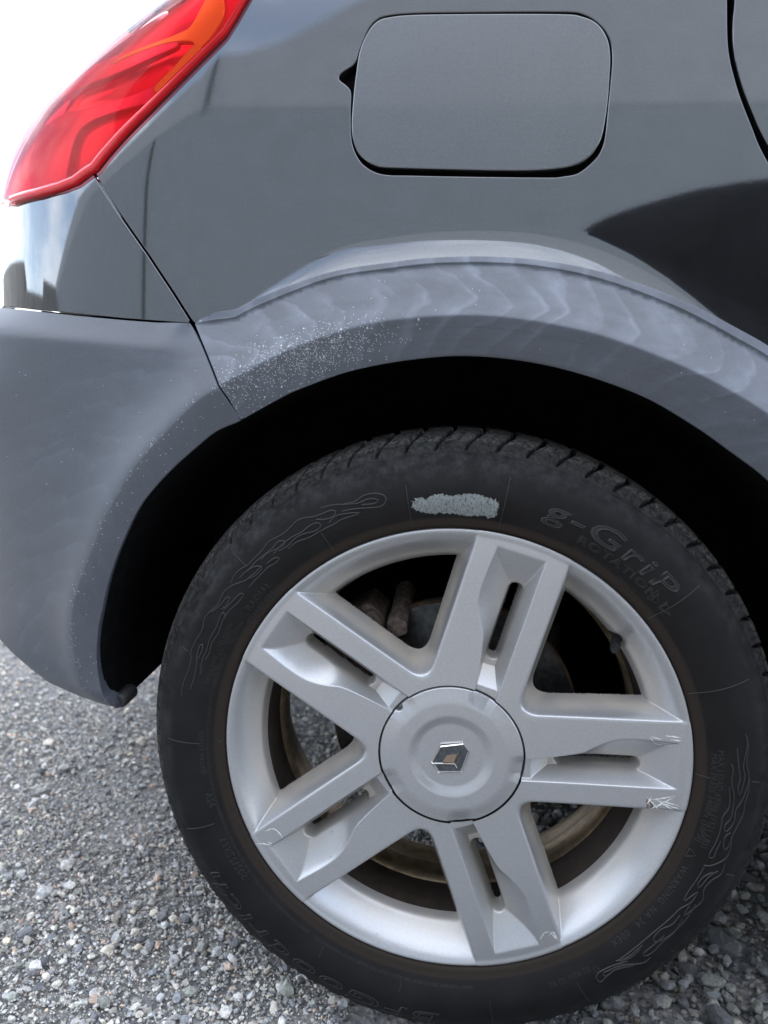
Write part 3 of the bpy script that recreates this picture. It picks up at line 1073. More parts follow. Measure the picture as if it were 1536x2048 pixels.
# keep a gap of ~3 mm along the seam
def shift(P, ds, dz=0.0): return P + np.array([ds, dz])
bump_up = np.vstack([shift(seam, -0.0052), tb[1:], [(rear_s, bz0)], lamp_tail[::-1] - np.array([0, 0.004]), lamp_b[::-1][:-1] + np.array([0, -0.002])])
panel('bumper_upper', bump_up, 0.0, PAINT, car, grid=0.005, flange=0.014)

# grey plastic: arch trim over the wheel and lower bumper


def arch_uv(q):
    a = np.arctan2(q[:, 1] - HC[1], -(q[:, 0] - HC[0]))
    c = crest_q(q)
    return np.stack([a * 0.40 + 0.85 * np.sqrt((c - 0.016) ** 2 + 0.004 ** 2), c], -1)


def wear_trim(q):
    c = crest_q(q)
    pxq = project(surf(q[:, 0], q[:, 1], 0.04))
    r = smoothstep(-0.055, -0.01, c) * 0.55 + smoothstep(-0.002, 0.006, c) * 0.45
    g = 0.62 * np.exp(-((pxq[:, 0] - 640) / 105) ** 2 - ((c + 0.010) / 0.017) ** 2) + 0.30 * np.exp(-((pxq[:, 0] - 500) / 90) ** 2 - ((c + 0.004) / 0.022) ** 2) + 0.0012
    bl = smoothstep(0.002, -0.012, c) * np.exp(-((pxq[:, 0] - 1080) / 260) ** 2)
    return np.stack([r, g, bl], -1)


def wear_bump(q):
    c = crest_q(q)
    r = 0.06 + 0.24 * np.exp(-((c - 0.06) / 0.06) ** 2)
    g = 0.085 * np.exp(-((c - 0.001) / 0.004) ** 2) + 0.012 * smoothstep(0.01, -0.02, c) + 0.0012
    return np.stack([r, g, 0 * r], -1)


tn_ = np.gradient(top_r, axis=0)
tn_ /= np.linalg.norm(tn_, axis=1, keepdims=True)
top_over = top_r + np.stack([-tn_[:, 1], tn_[:, 0]], -1) * 0.0022 * smoothstep(0, 8, np.arange(len(top_r)))[:, None]
def crest_lines(L):
    t = np.gradient(L, axis=0)
    t /= np.maximum(np.linalg.norm(t, axis=1, keepdims=True), 1e-9)
    m = np.stack([-t[:, 1], t[:, 0]], -1)
    return [L + m * k for k in (-0.0022, -0.0006, 0.0010, 0.0028)]


trim_outline = np.vstack([seam2[1:], lip_r[1:], top_over[::-1]])
panel('wheel_arch_trim', trim_outline, h_trim, CLAD, car, grid=0.0045, step=0.0035, round_r=0.0012, flange=0.022, uvf=arch_uv, attrs={'wear': wear_trim}, lines=crest_lines(CREST_ALL))
bump_low = np.vstack([shift(seam2, -0.0050)[:-1], shift(lip_l, -0.001), bottom[1:], [(bottom[-1, 0] - 0.05, bottom[-1, 1] + 0.045), (bottom[-1, 0] - 0.12, bottom[-1, 1] + 0.08), (rear_s, bottom[-1, 1] + 0.10), (rear_s, top_edge_b[0, 1] + 0.006)], TOP_LINE[1:] - np.array([0, 0.0026])])
panel('bumper_cladding', bump_low, h_bumper, CLAD, car, grid=0.005, step=0.004, round_r=0.0016, flange=0.014, uvf=arch_uv, attrs={'wear': wear_bump}, lines=crest_lines(CREST_ALL))

# wheel arch liner: from the lip inwards
lp = resample(LIP_ALL, 0.006)
L3 = surf(lp[:, 0], lp[:, 1], 0.040)
rows = []
for dy, k in ((0.004, 1.004), (0.03, 1.006), (0.06, 1.012), (0.14, 1.02), (0.24, 1.02), (0.33, 1.01), (0.335, 0.95), (0.34, 0.78)):
    P_ = L3.copy()
    P_[:, 1] += dy
    cx, cz = 0.01, HUB[2]
    P_[:, 0] = cx + (P_[:, 0] - cx) * k
    P_[:, 2] = cz + (P_[:, 2] - cz) * k
    rows.append(P_)
liner = mesh_np('wheel_arch_liner', np.vstack(rows), grid_faces(len(rows), len(lp)), FELT, car)
# rolled tip at the foot of the liner
bm = bmesh.new()
t0 = L3[0]
add_cyl(bm, (t0[0] + 0.001, t0[1] + 0.006, t0[2] + 0.007), (t0[0] + 0.006, t0[1] + 0.030, t0[2] + 0.012), 0.0085, 0.0080, 16)
bevel_all(bm, 0.003, 2)
bm_obj('liner_tip', bm, BLACK, car, True)

# closed dark shell behind the skins (everything the gaps look into) and the rest of the car beyond the frame
SHELL = simple('inner_shell', (0.0025, 0.0025, 0.003), 0.95, Specular__IOR__Level=0.05)
GLASS = simple('tinted_glass', (0.01, 0.011, 0.012), 0.05, coat=1.0)
bm = bmesh.new()


def extrude_profile(bm, prof, y0, y1):
    a = [bm.verts.new((x, y0, z)) for x, z in prof]
    c = [bm.verts.new((x, y1, z)) for x, z in prof]
    bm.faces.new(a)
    bm.faces.new(c[::-1])
    for i in range(len(prof)):
        j = (i + 1) % len(prof)
        bm.faces.new((a[j], a[i], c[i], c[j]))


arch = [(-0.37, 0.40), (-0.35, 0.55), (-0.26, 0.68), (-0.12, 0.75), (0.02, 0.765), (0.16, 0.745), (0.30, 0.67), (0.38, 0.55), (0.41, 0.40)]
sh_prof = [(-0.41, 0.36)] + arch + [(0.42, 0.24), (3.2, 0.24), (3.3, 0.6), (3.2, 0.9), (2.5, 1.06), (-0.10, 1.06), (-0.30, 0.95), (-0.41, 0.80), (-0.43, 0.60)]
extrude_profile(bm, sh_prof, 0.085, 0.36)
extrude_profile(bm, [(-0.55, 0.36), (-0.37, 0.30), (-0.26, 0.22), (0.42, 0.20), (0.44, 0.20), (3.2, 0.24), (3.3, 0.6), (3.2, 0.9), (2.5, 1.06), (-0.12, 1.06), (-0.34, 0.95), (-0.48, 0.80), (-0.56, 0.60)], 0.361, 1.42)
extrude_profile(bm, sh_prof, 1.421, 1.72)
bmesh.ops.recalc_face_normals(bm, faces=bm.faces)
bm_obj('inner_shell', bm, SHELL, car)
bm = bmesh.new()
ins = lambda z: 0.10 + (z - 1.10) * 0.42
rp = [(0.02, 1.10), (0.12, 1.36), (0.25, 1.56), (0.9, 1.63), (1.6, 1.60), (2.5, 1.08)]
for sgn in (0, 1):
    pass
a = [bm.verts.new((x, ins(z) if z > 1.12 else 0.07, z)) for x, z in rp]
c = [bm.verts.new((x, 1.81 - (ins(z) if z > 1.12 else 0.07), z)) for x, z in rp]
bm.faces.new(a); bm.faces.new(c[::-1])
for i in range(len(rp)):
    j = (i + 1) % len(rp)
    bm.faces.new((a[j], a[i], c[i], c[j]))
bmesh.ops.recalc_face_normals(bm, faces=bm.faces)
bevel_all(bm, 0.03, 3)
bm_obj('greenhouse', bm, GLASS, car)
bm = bmesh.new()
add_box(bm, (0.85, 0.905, 1.632), (1.45, 1.22, 0.03))
bevel_all(bm, 0.012, 2)
bm_obj('roof', bm, PAINT, car)
# tailgate across the rear
bm = bmesh.new()
ts = np.linspace(-0.965, -1.42, 14)
tz = np.linspace(0.30, 1.12, 12)
V = np.array([surf(np.array([s_]), np.array([z_]), -0.006)[0] for z_ in tz for s_ in ts])
mesh_np('tailgate', V, grid_faces(len(tz), len(ts)), PAINT, car)
V2 = V.copy(); V2[:, 1] = 1.81 - V2[:, 1]
mesh_np('tailgate', V2, grid_faces(len(tz), len(ts)), PAINT, car)
bm.free()
bm = bmesh.new()
add_box(bm, (1.35, 1.745, 0.66), (3.7, 0.05, 0.86))
bm_obj('far_side', bm, PAINT, car)

# ------------------------------------------------------------------ tail light
lens_mat, nd, lk, b = new_mat('red_lens')
b.inputs['Base Color'].default_value = (0.95, 0.035, 0.055, 1)
b.inputs['Roughness'].default_value = 0.04
b.inputs['Transmission Weight'].default_value = 0.0
b.inputs['Coat Weight'].default_value = 1.0
b.inputs['Coat Roughness'].default_value = 0.01
tr = nd.new('ShaderNodeBsdfTransparent')
tr.inputs['Color'].default_value = (1.0, 0.52, 0.56, 1)
gl = nd.new('ShaderNodeBsdfGlossy')
gl.inputs['Roughness'].default_value = 0.015
fr = N(nd, 'ShaderNodeFresnel', IOR=1.25)
ms = nd.new('ShaderNodeMixShader')
lk.new(fr.outputs[0], ms.inputs[0]); lk.new(tr.outputs[0], ms.inputs[1]); lk.new(gl.outputs[0], ms.inputs[2])
lk.new(ms.outputs[0], nd['Material Output'].inputs['Surface'])


def translucent(name, col, rough=0.3, amt=0.3):
    m, nd, lk, b = new_mat(name)
    b.inputs['Metallic'].default_value = 0.75
    b.inputs['Base Color'].default_value = (*col, 1)
    b.inputs['Roughness'].default_value = rough
    t = nd.new('ShaderNodeBsdfTranslucent')
    t.inputs['Color'].default_value = (*col, 1)
    ms = nd.new('ShaderNodeMixShader')
    ms.inputs[0].default_value = amt
    lk.new(b.outputs[0], ms.inputs[1]); lk.new(t.outputs[0], ms.inputs[2])
    lk.new(ms.outputs[0], nd['Material Output'].inputs['Surface'])
    return m


RED_IN = translucent('red_reflector', (0.92, 0.016, 0.040))
PINK_IN = translucent('pale_reflector', (0.95, 0.050, 0.105))
AMBER_IN = translucent('amber_glow', (1.0, 0.40, 0.05), amt=0.4)  # amber colour stands in for sunlight glowing through the lens
RED_EDGE = simple('red_lens_edge', (0.85, 0.014, 0.030), 0.12, coat=1.0)
LAMP_L = [(-20, 412), (18, 411), (150, 371), (190, 341), (210, 315), (250, 270), (300, 220), (350, 170), (400, 120), (450, 70), (475, 30), (492, 0), (520, -50), (560, -120)]
lamp_edge = to_sz(LAMP_R, 0.004)
low_edge = to_sz([(190, 342), (175, 350), (150, 369), (120, 381), (75, 394), (22, 409)], 0.004)
lamp_empty = empty('tail_light', (0, 0, 0), car)
ztop = lamp_edge[0, 1]
lamp_out = np.vstack([lamp_edge + np.array([-0.0015, 0]), low_edge[1:] + np.array([0, 0.0015]), lamp_tail, [(-0.95, ztop)]])


def h_lens(q):
    """lens skin: bulges out, with a waist crease"""
    d = seg_dist(q, np.vstack([lamp_edge, low_edge]))
    return 0.0055 + 0.0085 * (1 - np.exp(-d / 0.05)) * smoothstep(0.02, 0.13, q[:, 1] - low_edge[-1, 1])


# inner lines of the lamp, traced as pixels
CREASE_T = to_sz([(30, 262), (60, 226), (110, 190), (170, 160), (240, 130), (300, 103), (345, 80), (375, 74)], 0.0)
CREASE_B = to_sz([(30, 268), (80, 242), (130, 222), (200, 200), (260, 178), (305, 162)], 0.0)


def h_inner(q):
    d = seg_dist(q, np.vstack([lamp_edge, low_edge]))
    base = -0.011 + 0.009 * (1 - np.exp(-d / 0.04))
    t = seg_dist(q, CREASE_T)
    bb = seg_dist(q, CREASE_B)
    return base - 0.014 * np.exp(-(t / 0.02) ** 2) * 0.5 - 0.010 * np.exp(-(bb / 0.012) ** 2)


panel('lens', lamp_out, h_lens, lens_mat, lamp_empty, grid=0.006, step=0.004, round_r=0.002, flange=0.006)
inset = np.vstack([lamp_edge + np.array([-0.012, 0.0]), low_edge[1:] + np.array([0, 0.010]), lamp_tail + np.array([0.004, 0.010]), [(-0.94, ztop - 0.005)]])
panel('reflector', inset, h_inner, RED_IN, lamp_empty, grid=0.006, step=0.004, round_r=0.002, flange=0.004)


def strip(name, px_out, h, mat, parent):
    o = to_sz(px_out, h + 0.008)
    return panel(name, closed_smooth(o, 4), lambda q: h - 0.004 + 0.007 * (1 - np.exp(-seg_dist(q, np.vstack([lamp_edge, low_edge])) / 0.05)), mat, parent, grid=0.006, step=0.003, round_r=0.002, flange=0.006)


# pieces seen through the lens, each in front of the reflector
strip('amber_glow_bowl', [(300, -60), (440, -60), (440, 0), (425, 45), (385, 88), (378, 72), (330, 76), (270, 96), (215, 122), (240, 104), (300, 80), (350, 60), (385, 30)], 0.0030, AMBER_IN, lamp_empty)
strip('amber_edge', [(384, 80), (390, 92), (350, 135), (308, 172), (300, 166), (340, 125), (370, 92)], 0.0036, AMBER_IN, lamp_empty)
strip('pale_band', [(60, 226), (110, 192), (170, 162), (240, 132), (300, 104), (345, 82), (330, 74), (260, 95), (180, 128), (110, 165), (75, 195)], 0.0022, PINK_IN, lamp_empty)
strip('pale_band', [(100, 232), (170, 212), (240, 190), (300, 166), (290, 192), (220, 215), (170, 235), (140, 262), (118, 330), (105, 362), (60, 374), (40, 360), (50, 300), (70, 262)], 0.0018, PINK_IN, lamp_empty)
# red outer rim of the lens, one closed bar following the edge
edge_line = np.vstack([lamp_edge, low_edge[1:]])
edge_line = resample(edge_line, 0.004)
tt = np.gradient(edge_line, axis=0)
tt /= np.linalg.norm(tt, axis=1, keepdims=True)
nr_ = np.stack([tt[:, 1], -tt[:, 0]], -1)
if nr_[len(nr_) // 4, 0] > 0: nr_ = -nr_
prof_e = [(0.0012, -0.008), (0.0012, 0.003), (0.003, 0.0052), (0.006, 0.0065), (0.0085, 0.006), (0.0095, -0.004)]
rows = [surf(*(edge_line + nr_ * a).T, hh) for a, hh in prof_e]
mesh_np('lens_edge', np.vstack(rows), grid_faces(len(rows), len(edge_line)), RED_EDGE, lamp_empty)

# ------------------------------------------------------------------ wheel
wheel = empty('wheel', (0, 0, 0), car)
TOP_V, IN_V, OUT_V = 0.045, -0.0245, -0.046
RIM_R = 0.2335
wav_u = np.array([0.060, 0.076, 0.100, 0.118, 0.131, 0.143, 0.156, 0.170, 0.190, 0.222, 0.24])
wav_v = np.array([-0.002, -0.001, 0.0025, 0.006, 0.0095, 0.0165, 0.0225, 0.0255, 0.0255, 0.0235, 0.0235])
cw = catmull(np.stack([wav_u, wav_v], -1), 10)


def smin(a, b_, k):
    h = np.clip(0.5 + 0.5 * (b_ - a) / k, 0, 1)
    return b_ * (1 - h) + a * h - k * h * (1 - h)


def smax(a, b_, k):
    return -smin(-a, -b_, k)


def local(x, z):
    th = np.arctan2(z, x)
    k = np.round((th - RAD(75)) / RAD(72))
    a = th - (RAD(75) + k * RAD(72))
    r = np.hypot(x, z)
    return r, a, r * np.cos(a), r * np.sin(a)


def rim_height(x, z):
    """height of the wheel face towards the viewer at (x, z) from the hub, and a grime value"""
    r, a, u, v = local(x, z)
    top = -0.0005 - 0.0035 * smoothstep(0.2335, 0.08, r) + 0.0
    # outside edges of the two legs and of the neighbouring unit across the window
    c, s = math.cos(RAD(72)), math.sin(RAD(72))
    dA = np.where(v > 0, v - TOP_V, OUT_V - v)
    vn = np.where(v > 0, -u * s + v * c, u * s + v * c)
    dB = np.where(v > 0, OUT_V - vn, vn - TOP_V)
    dw = smin(dA, dB, 0.022)
    wall = softplus(dw - 0.0008, 0.0007) * 3.6
    # pocket between wavy leg and straight leg
    vw = np.interp(u, cw[:, 0], cw[:, 1])
    sl, sr = -0.0015, -0.0150
    tl = (vw - v) / np.maximum(vw - sl, 0.0035)
    tl = np.where(tl > 0, np.maximum(tl, 0) ** np.interp(u, [0.12, 0.19], [1.0, 0.75]), tl)
    trr = (v - IN_V) / (sr - IN_V)
    te = (0.2205 - u) / 0.034
    ti = 0.22 + (u - 0.079) / 0.022
    D = 0.0185
    f = smin(smin(tl, trr, 0.05), smin(te, np.maximum(ti, 0.22), 0.04), 0.05)
    pocket = D * softplus(f - 0.02, 0.018)
    pocket = np.minimum(pocket, D * 1.05)
    # slot through the pocket
    qx = np.abs(u - 0.146) - (0.0415 - 0.0072)
    qz = np.abs(v - (-0.0080))
    ds = np.hypot(np.maximum(qx, 0), np.maximum(qz, 0)) + np.minimum(np.maximum(qx, qz), 0) - 0.0072
    slot = softplus(-ds, 0.0005) * 5.0
    leg = top - wall - pocket - slot
    # outer lip
    t = np.clip((0.2310 - r) / (0.2310 - 0.2000), 0, 2)
    lip = np.where(r > 0.2310, 0.0, -0.030 * (0.35 * t + 0.65 * smoothstep(0, 1, t))) - 3.0 * softplus(0.2025 - r, 0.0012)
    lip = lip - 0.0012 * smoothstep(0.2322, RIM_R, r) ** 2
    # valve recess
    vx, vz = VALVE
    dv = np.hypot(x - vx, (z - vz)) - 0.0098
    lip = lip - 4.0 * softplus(-dv, 0.0006) * (r > 0.19)
    H = smax(leg, lip, 0.0022)
    g = smoothstep(-0.006, -0.024, H) * 0.62 + 0.35 * smoothstep(0.02, 0.0, np.abs(dw)) * smoothstep(-0.004, -0.02, H)
    g = np.where(r > 0.2, g * 0.8 * smoothstep(0.228, 0.206, r), g)
    return H, g


_pv = at(1231, 1290, 0.022)
VALVE = (_pv[0], _pv[2] - HUB[2])
nr, nt = 260, 2000
rr = np.linspace(0.0742, RIM_R, nr)
th = np.linspace(0, 2 * PI, nt, endpoint=False)
Rg, Tg = np.meshgrid(rr, th, indexing='ij')
Xg, Zg = Rg * np.cos(Tg), Rg * np.sin(Tg)
Hg, Gg = rim_height(Xg, Zg)
V = np.stack([Xg, -Hg, Zg + HUB[2]], -1).reshape(-1, 3)
F = grid_faces(nr, nt, True)[:, ::-1]
Hm = Hg.ravel()[F].min(1)
F = F[Hm > -0.040]
used = np.unique(F)
remap = np.full(len(V), -1)
remap[used] = np.arange(len(used))
rim = mesh_np('rim', V[used], remap[F], SILVER, wheel, True)
g = Gg.ravel()[used]
ca = rim.data.color_attributes.new('grime', 'FLOAT_COLOR', 'POINT')
ca.data.foreach_set('color', np.c_[g, g, g, np.ones(len(g))].astype(np.float32).ravel())
# flange edge and barrel
lathe('rim_flange', [(RIM_R - 0.0004, 0.0016), (RIM_R + 0.0006, 0.004), (RIM_R - 0.002, 0.012), (0.222, 0.016)], SILVER, wheel, 256)
DARKBARREL = simple('dirty_rim_inside', (0.030, 0.021, 0.016), 0.7, var=0.3, scale=90, bump=0.3, bscale=300)
lathe('rim_barrel', [(0.2075, 0.031), (0.2040, 0.034), (0.2005, 0.044), (0.1980, 0.062), (0.1975, 0.084)], DARKBARREL, wheel, 192)
lathe('rim_well', [(0.1976, 0.083), (0.1940, 0.086), (0.1925, 0.092), (0.1930, 0.112), (0.1950, 0.117), (0.2010, 0.121), (0.2040, 0.128), (0.2060, 0.150), (0.2120, 0.172), (0.2200, 0.186), (0.2290, 0.19), (0.2310, 0.186)], DIRTY, wheel, 192)
# hub face behind the spokes
lathe('hub_mount', [(0.002, 0.060), (0.068, 0.060), (0.074, 0.052), (0.0745, 0.012), (0.0738, 0.010)], IRON, wheel, 96)

# centre cap
ncr, nct = 120, 720
rr = np.linspace(0.0004, 0.0728, ncr)
th = np.linspace(0, 2 * PI, nct, endpoint=False)
Rg, Tg = np.meshgrid(rr, th, indexing='ij')
Xg, Zg = Rg * np.cos(Tg), Rg * np.sin(Tg)
ring_h, _ = rim_height(0.0760 * np.cos(th), 0.0760 * np.sin(th))
ring_h = np.maximum(ring_h, -0.0075)
k = np.ones(15) / 15
ring_h = np.convolve(np.r_[ring_h[-7:], ring_h, ring_h[:7]], k, 'valid')
base = -0.0008 - 0.0038 * smoothstep(0.0445, 0.0325, Rg) - 0.0008 * smoothstep(0.03, 0.0, Rg)
edge = smoothstep(0.055, 0.0745, Rg)
Hc = base * (1 - edge) + edge * (ring_h[None, :] + 0.0004)
Hc = Hc - 0.0025 * smoothstep(0.0712, 0.0730, Rg) ** 2
pn = at(797, 1416, 0.004)
nx_, nz_ = pn[0], pn[2] - HUB[2]
Hc = Hc - 0.006 * smoothstep(0.0042, 0.0030, np.hypot(Xg - nx_, Zg - nz_))
V = np.stack([Xg, -Hc, Zg + HUB[2]], -1).reshape(-1, 3)
V = np.vstack([V, np.stack([0.0729 * np.cos(th), 0.012 + 0 * th, 0.0729 * np.sin(th) + HUB[2]], -1)])
cap = mesh_np('centre_cap', V, grid_faces(ncr + 1, nct, True)[:, ::-1], SILVER, wheel)
ca = cap.data.color_attributes.new('grime', 'FLOAT_COLOR', 'POINT')
ca.data.foreach_set('color', np.tile(np.array([0.0, 0, 0, 1], np.float32), len(V)))
lathe('cap_gap', [(0.0729, 0.0065), (0.0742, 0.0070)], GAP, wheel, 200)

# badge: hexagon frame with a diamond inside
by = 0.0056


def bpt(cx, cy, y=0.004):
    p = at(720 + cx / 4.267, 1340 + cy / 4.267, y)
    return p[0], p[2]


hexo = [(607, 782), (690, 628), (878, 616), (936, 692), (868, 876), (668, 878)]
hexi = [(622, 782), (696, 640), (870, 630), (922, 694), (858, 864), (676, 864)]


def prism(bm, pts, y_front, y_back):
    a = [bm.verts.new((x, y_front, z)) for x, z in pts]
    c = [bm.verts.new((x, y_back, z)) for x, z in pts]
    f = bm.faces.new(a)
    n = len(pts)
    for i in range(n):
        bm.faces.new((a[i], c[i], c[(i + 1) % n], a[(i + 1) % n]))
    bmesh.ops.recalc_face_normals(bm, faces=bm.faces)


bm = bmesh.new()
prism(bm, [bpt(*p) for p in hexi], by - 0.0012, by + 0.001)
bm_obj('badge_plate', bm, BADGE_DARK, wheel)


def ribbon_prism(bm, pts, w, y_front, y_back, closed=True):
    P_ = np.array(pts)
    n = len(P_)
    for i in range(n if closed else n - 1):
        a, c = P_[i], P_[(i + 1) % n]
        t = (c - a) / np.linalg.norm(c - a)
        m = np.array([-t[1], t[0]]) * w / 2
        a2, c2 = a - t * w * 0.3, c + t * w * 0.3
        vs_ = [bm.verts.new((p[0], y, p[1])) for p, y in ((a2 + m, y_back), (a2, y_front), (a2 - m, y_back), (c2 + m, y_back), (c2, y_front), (c2 - m, y_back))]
        bm.faces.new((vs_[0], vs_[1], vs_[4], vs_[3])); bm.faces.new((vs_[1], vs_[2], vs_[5], vs_[4]))
        bm.faces.new((vs_[0], vs_[2], vs_[1])); bm.faces.new((vs_[3], vs_[4], vs_[5]))
    bmesh.ops.recalc_face_normals(bm, faces=bm.faces)


bm = bmesh.new()
ribbon_prism(bm, [bpt(*p) for p in hexo], 0.0014, by - 0.0024, by)
ribbon_prism(bm, [bpt(692, 655), bpt(876, 634)], 0.0024, by - 0.0022, by - 0.001, False)
ribbon_prism(bm, [bpt(612, 796), bpt(806, 800), bpt(842, 712)], 0.0012, by - 0.0024, by - 0.001, False)
ribbon_prism(bm, [bpt(806, 800), bpt(828, 838)], 0.0008, by - 0.0018, by - 0.001, False)
ribbon_prism(bm, [bpt(612, 790), bpt(692, 655)], 0.0010, by - 0.0020, by - 0.001, False)
bm_obj('badge_frame', bm, CHROME, wheel)
bm = bmesh.new()
prism(bm, [bpt(*p) for p in [(705, 786), (742, 726), (832, 718), (798, 790)]], by - 0.0017, by - 0.001)
bm_obj('badge_centre', bm, BADGE_GOLD, wheel)

# valve stem
bm = bmesh.new()
vd = Vector((-VALVE[0], 0, -VALVE[1])).normalized()
v0 = Vector((VALVE[0], 0.034, VALVE[1] + HUB[2])) - vd * 0.004
ax = (vd * 0.35 + Vector((0, -1, 0))).normalized()
for k_, (o0, o1, ra, rb_) in enumerate([(0, 0.010, 0.0048, 0.0046), (0.010, 0.0115, 0.0051, 0.0051), (0.0115, 0.018, 0.0041, 0.0040), (0.018, 0.0195, 0.0045, 0.0045), (0.0195, 0.024, 0.0036, 0.0030)]):
    add_cyl(bm, v0 + ax * o0, v0 + ax * o1, ra, rb_, 18)
bm_obj('valve_stem', bm, BLACK, wheel)

# tyre ---------------------------------------------------------------
TP = np.array([(0.2260, 0.016), (0.2322, 0.0070), (0.2345, 0.0020), (0.2372, -0.0010), (0.2405, -0.0022), (0.2440, -0.0035), (0.2460, -0.0046), (0.2500, -0.0066), (0.2580, -0.0096), (0.2680, -0.0112), (0.2780, -0.0105),
               (0.2880, -0.0078), (0.2960, -0.0036), (0.3025, 0.0012), (0.3045, 0.0022), (0.3062, 0.0046), (0.3115, 0.0100), (0.3165, 0.0175), (0.3205, 0.0265), (0.3235, 0.0370), (0.3258, 0.0520), (0.3272, 0.0720), (0.3280, 0.10)])


def side_y(r):
    k_ = TP[:, 0]
    return np.interp(r, TPS[:, 0], TPS[:, 1])


TPS = catmull(TP, 6)
NT = 2010
prof = resample(TPS, 0.0014)
npf = len(prof)
th = np.linspace(0, 2 * PI, NT, endpoint=False)
Rg = prof[:, 0][:, None] + 0 * th
Yg = prof[:, 1][:, None] + 0 * th
dpr = np.gradient(prof, axis=0)
dpr /= np.linalg.norm(dpr, axis=1, keepdims=True)
nrm_r, nrm_y = dpr[:, 1][:, None], -dpr[:, 0][:, None]       # outward normal of the profile
arc = np.r_[0, np.cumsum(np.linalg.norm(np.diff(prof, axis=0), axis=1))]
a_sh = arc[np.argmin(np.abs(prof[:, 0] - 0.3085))]
A = (arc - a_sh)[:, None] + 0 * th                           # distance past the shoulder line
NG = 67
ph = (th / (2 * PI) * NG)[None, :] + 0.30 * np.tanh((A - 0.022) / 0.012) + 0.06 * np.sin(A * 120)
fr_ = ph - np.floor(ph) - 0.5
pitch = 2 * PI * 0.318 / NG
gd_ = np.abs(fr_) * pitch
wid = 0.0013 + 0.0012 * smoothstep(0.0, 0.02, A)
groove = smoothstep(0.0008, -0.0006, gd_ - wid) * smoothstep(-0.003, 0.007, A)
dep = 0.0062 * groove
# short sipes half way between
ph2 = (th / (2 * PI) * NG)[None, :] + 0.5 + 0.18 * np.tanh((A - 0.02) / 0.012)
f2 = np.abs(ph2 - np.floor(ph2) - 0.5) * pitch
dep += 0.0020 * smoothstep(0.0009, 0.0, f2 - 0.0003) * smoothstep(0.010, 0.014, A) * smoothstep(0.034, 0.030, A)
# U shaped marks under each groove
uu = ((th / (2 * PI) * NG)[None, :] + 0.5 - 0.30)
fu = (uu - np.floor(uu) - 0.5) * pitch
du = np.hypot(fu, np.minimum(A - 0.004, 0)) 
ring_u = np.abs(np.where(A > 0.004, np.abs(fu), du) - 0.0062)
dep -= 0.0011 * smoothstep(0.0012, 0.0003, ring_u) * smoothstep(-0.006, -0.002, A) * smoothstep(0.014, 0.008, A)
# circumferential tread groove further in and two fine lines on the shoulder
dep += 0.006 * smoothstep(0.0015, 0.0, np.abs(prof[:, 1] - 0.062) - 0.004)[:, None]
for r_l in (0.2985, 0.3012, 0.3075):
    dep -= 0.0005 * smoothstep(0.0009, 0.0002, np.abs(prof[:, 0] - r_l))[:, None]
wob = 0.0005 * np.sin(th * 5 + 1) + 0.0004 * np.sin(th * 11)
Rd = Rg - nrm_r * dep * -1 * -1
Rd = Rg - nrm_r * dep
Yd = Yg - nrm_y * dep
Xv, Zv = Rd * np.cos(th), Rd * np.sin(th)
# flat where it stands
Zv = np.where(Zv < -0.3185, -0.3185 + (Zv + 0.3185) * 0.15, Zv)
bul = smoothstep(-0.20, -0.31, Zv) * np.exp(-(Xv / 0.12) ** 2) * smoothstep(0.235, 0.27, Rg) * smoothstep(0.322, 0.30, Rg)
Yd = Yd - 0.004 * bul
Vt = np.stack([Xv, Yd, Zv + HUB[2]], -1).reshape(-1, 3)
tyre = mesh_np('tyre', Vt, grid_faces(npf, NT, True)[:, ::-1], RUBBER, wheel)
zone = np.zeros((npf, NT, 3))
zone[..., 0] = (smoothstep(0.2460, 0.2440, Rg)) * 0.9 + 0.12 * smoothstep(0.30, 0.25, Rg)
upz = smoothstep(-0.5, 0.6, np.sin(th))[None, :]
zone[..., 1] = np.clip((0.25 * smoothstep(-0.004, 0.0, A) + 0.75 * smoothstep(0.010, 0.016, A)) * smoothstep(0.5, 0.2, groove) * 0.85, 0, 1)
zone[..., 2] = smoothstep(0.285, 0.297, Rg) * (0.35 + 0.5 * np.exp(-((th - RAD(140)) / 0.45) ** 2)) + 0.35 * smoothstep(0.27, 0.29, Rg) * np.exp(-((th - RAD(95)) / 0.4) ** 2)
za = tyre.data.color_attributes.new('zone', 'FLOAT_COLOR', 'POINT')
za.data.foreach_set('color', np.c_[np.clip(zone.reshape(-1, 3), 0, 1), np.ones(npf * NT)].astype(np.float32).ravel())
# inner half of the tyre
TB = [(0.3280, 0.10), (0.3272, 0.13), (0.3255, 0.155), (0.3220, 0.170), (0.3150, 0.185), (0.30, 0.198), (0.27, 0.206), (0.245, 0.20), (0.228, 0.186)]
to_ = lathe('tyre_inner_wall', [(min(r_, 0.3195), y_) if False else (r_, y_) for r_, y_ in TB], BLACK, wheel, 240)
vv = np.empty(len(to_.data.vertices) * 3, np.float32)
to_.data.vertices.foreach_get('co', vv)
vv = vv.reshape(-1, 3)
zz_ = vv[:, 2] - HUB[2]
vv[:, 2] = np.where(zz_ < -0.3185, -0.3185 + (zz_ + 0.3185) * 0.15, zz_) + HUB[2]
to_.data.vertices.foreach_set('co', vv.ravel())


def on_wall(r, th_, lift):
    """point on the sidewall at polar (r, th)"""
    y = side_y(r)
    z = r * np.sin(th_)
    x = r * np.cos(th_)
    bul_ = smoothstep(-0.20, -0.31, z) * np.exp(-(x / 0.12) ** 2) * smoothstep(0.235, 0.27, r) * smoothstep(0.322, 0.30, r)
    return np.stack([x, y - 0.004 * bul_ - lift, z + HUB[2]], -1)


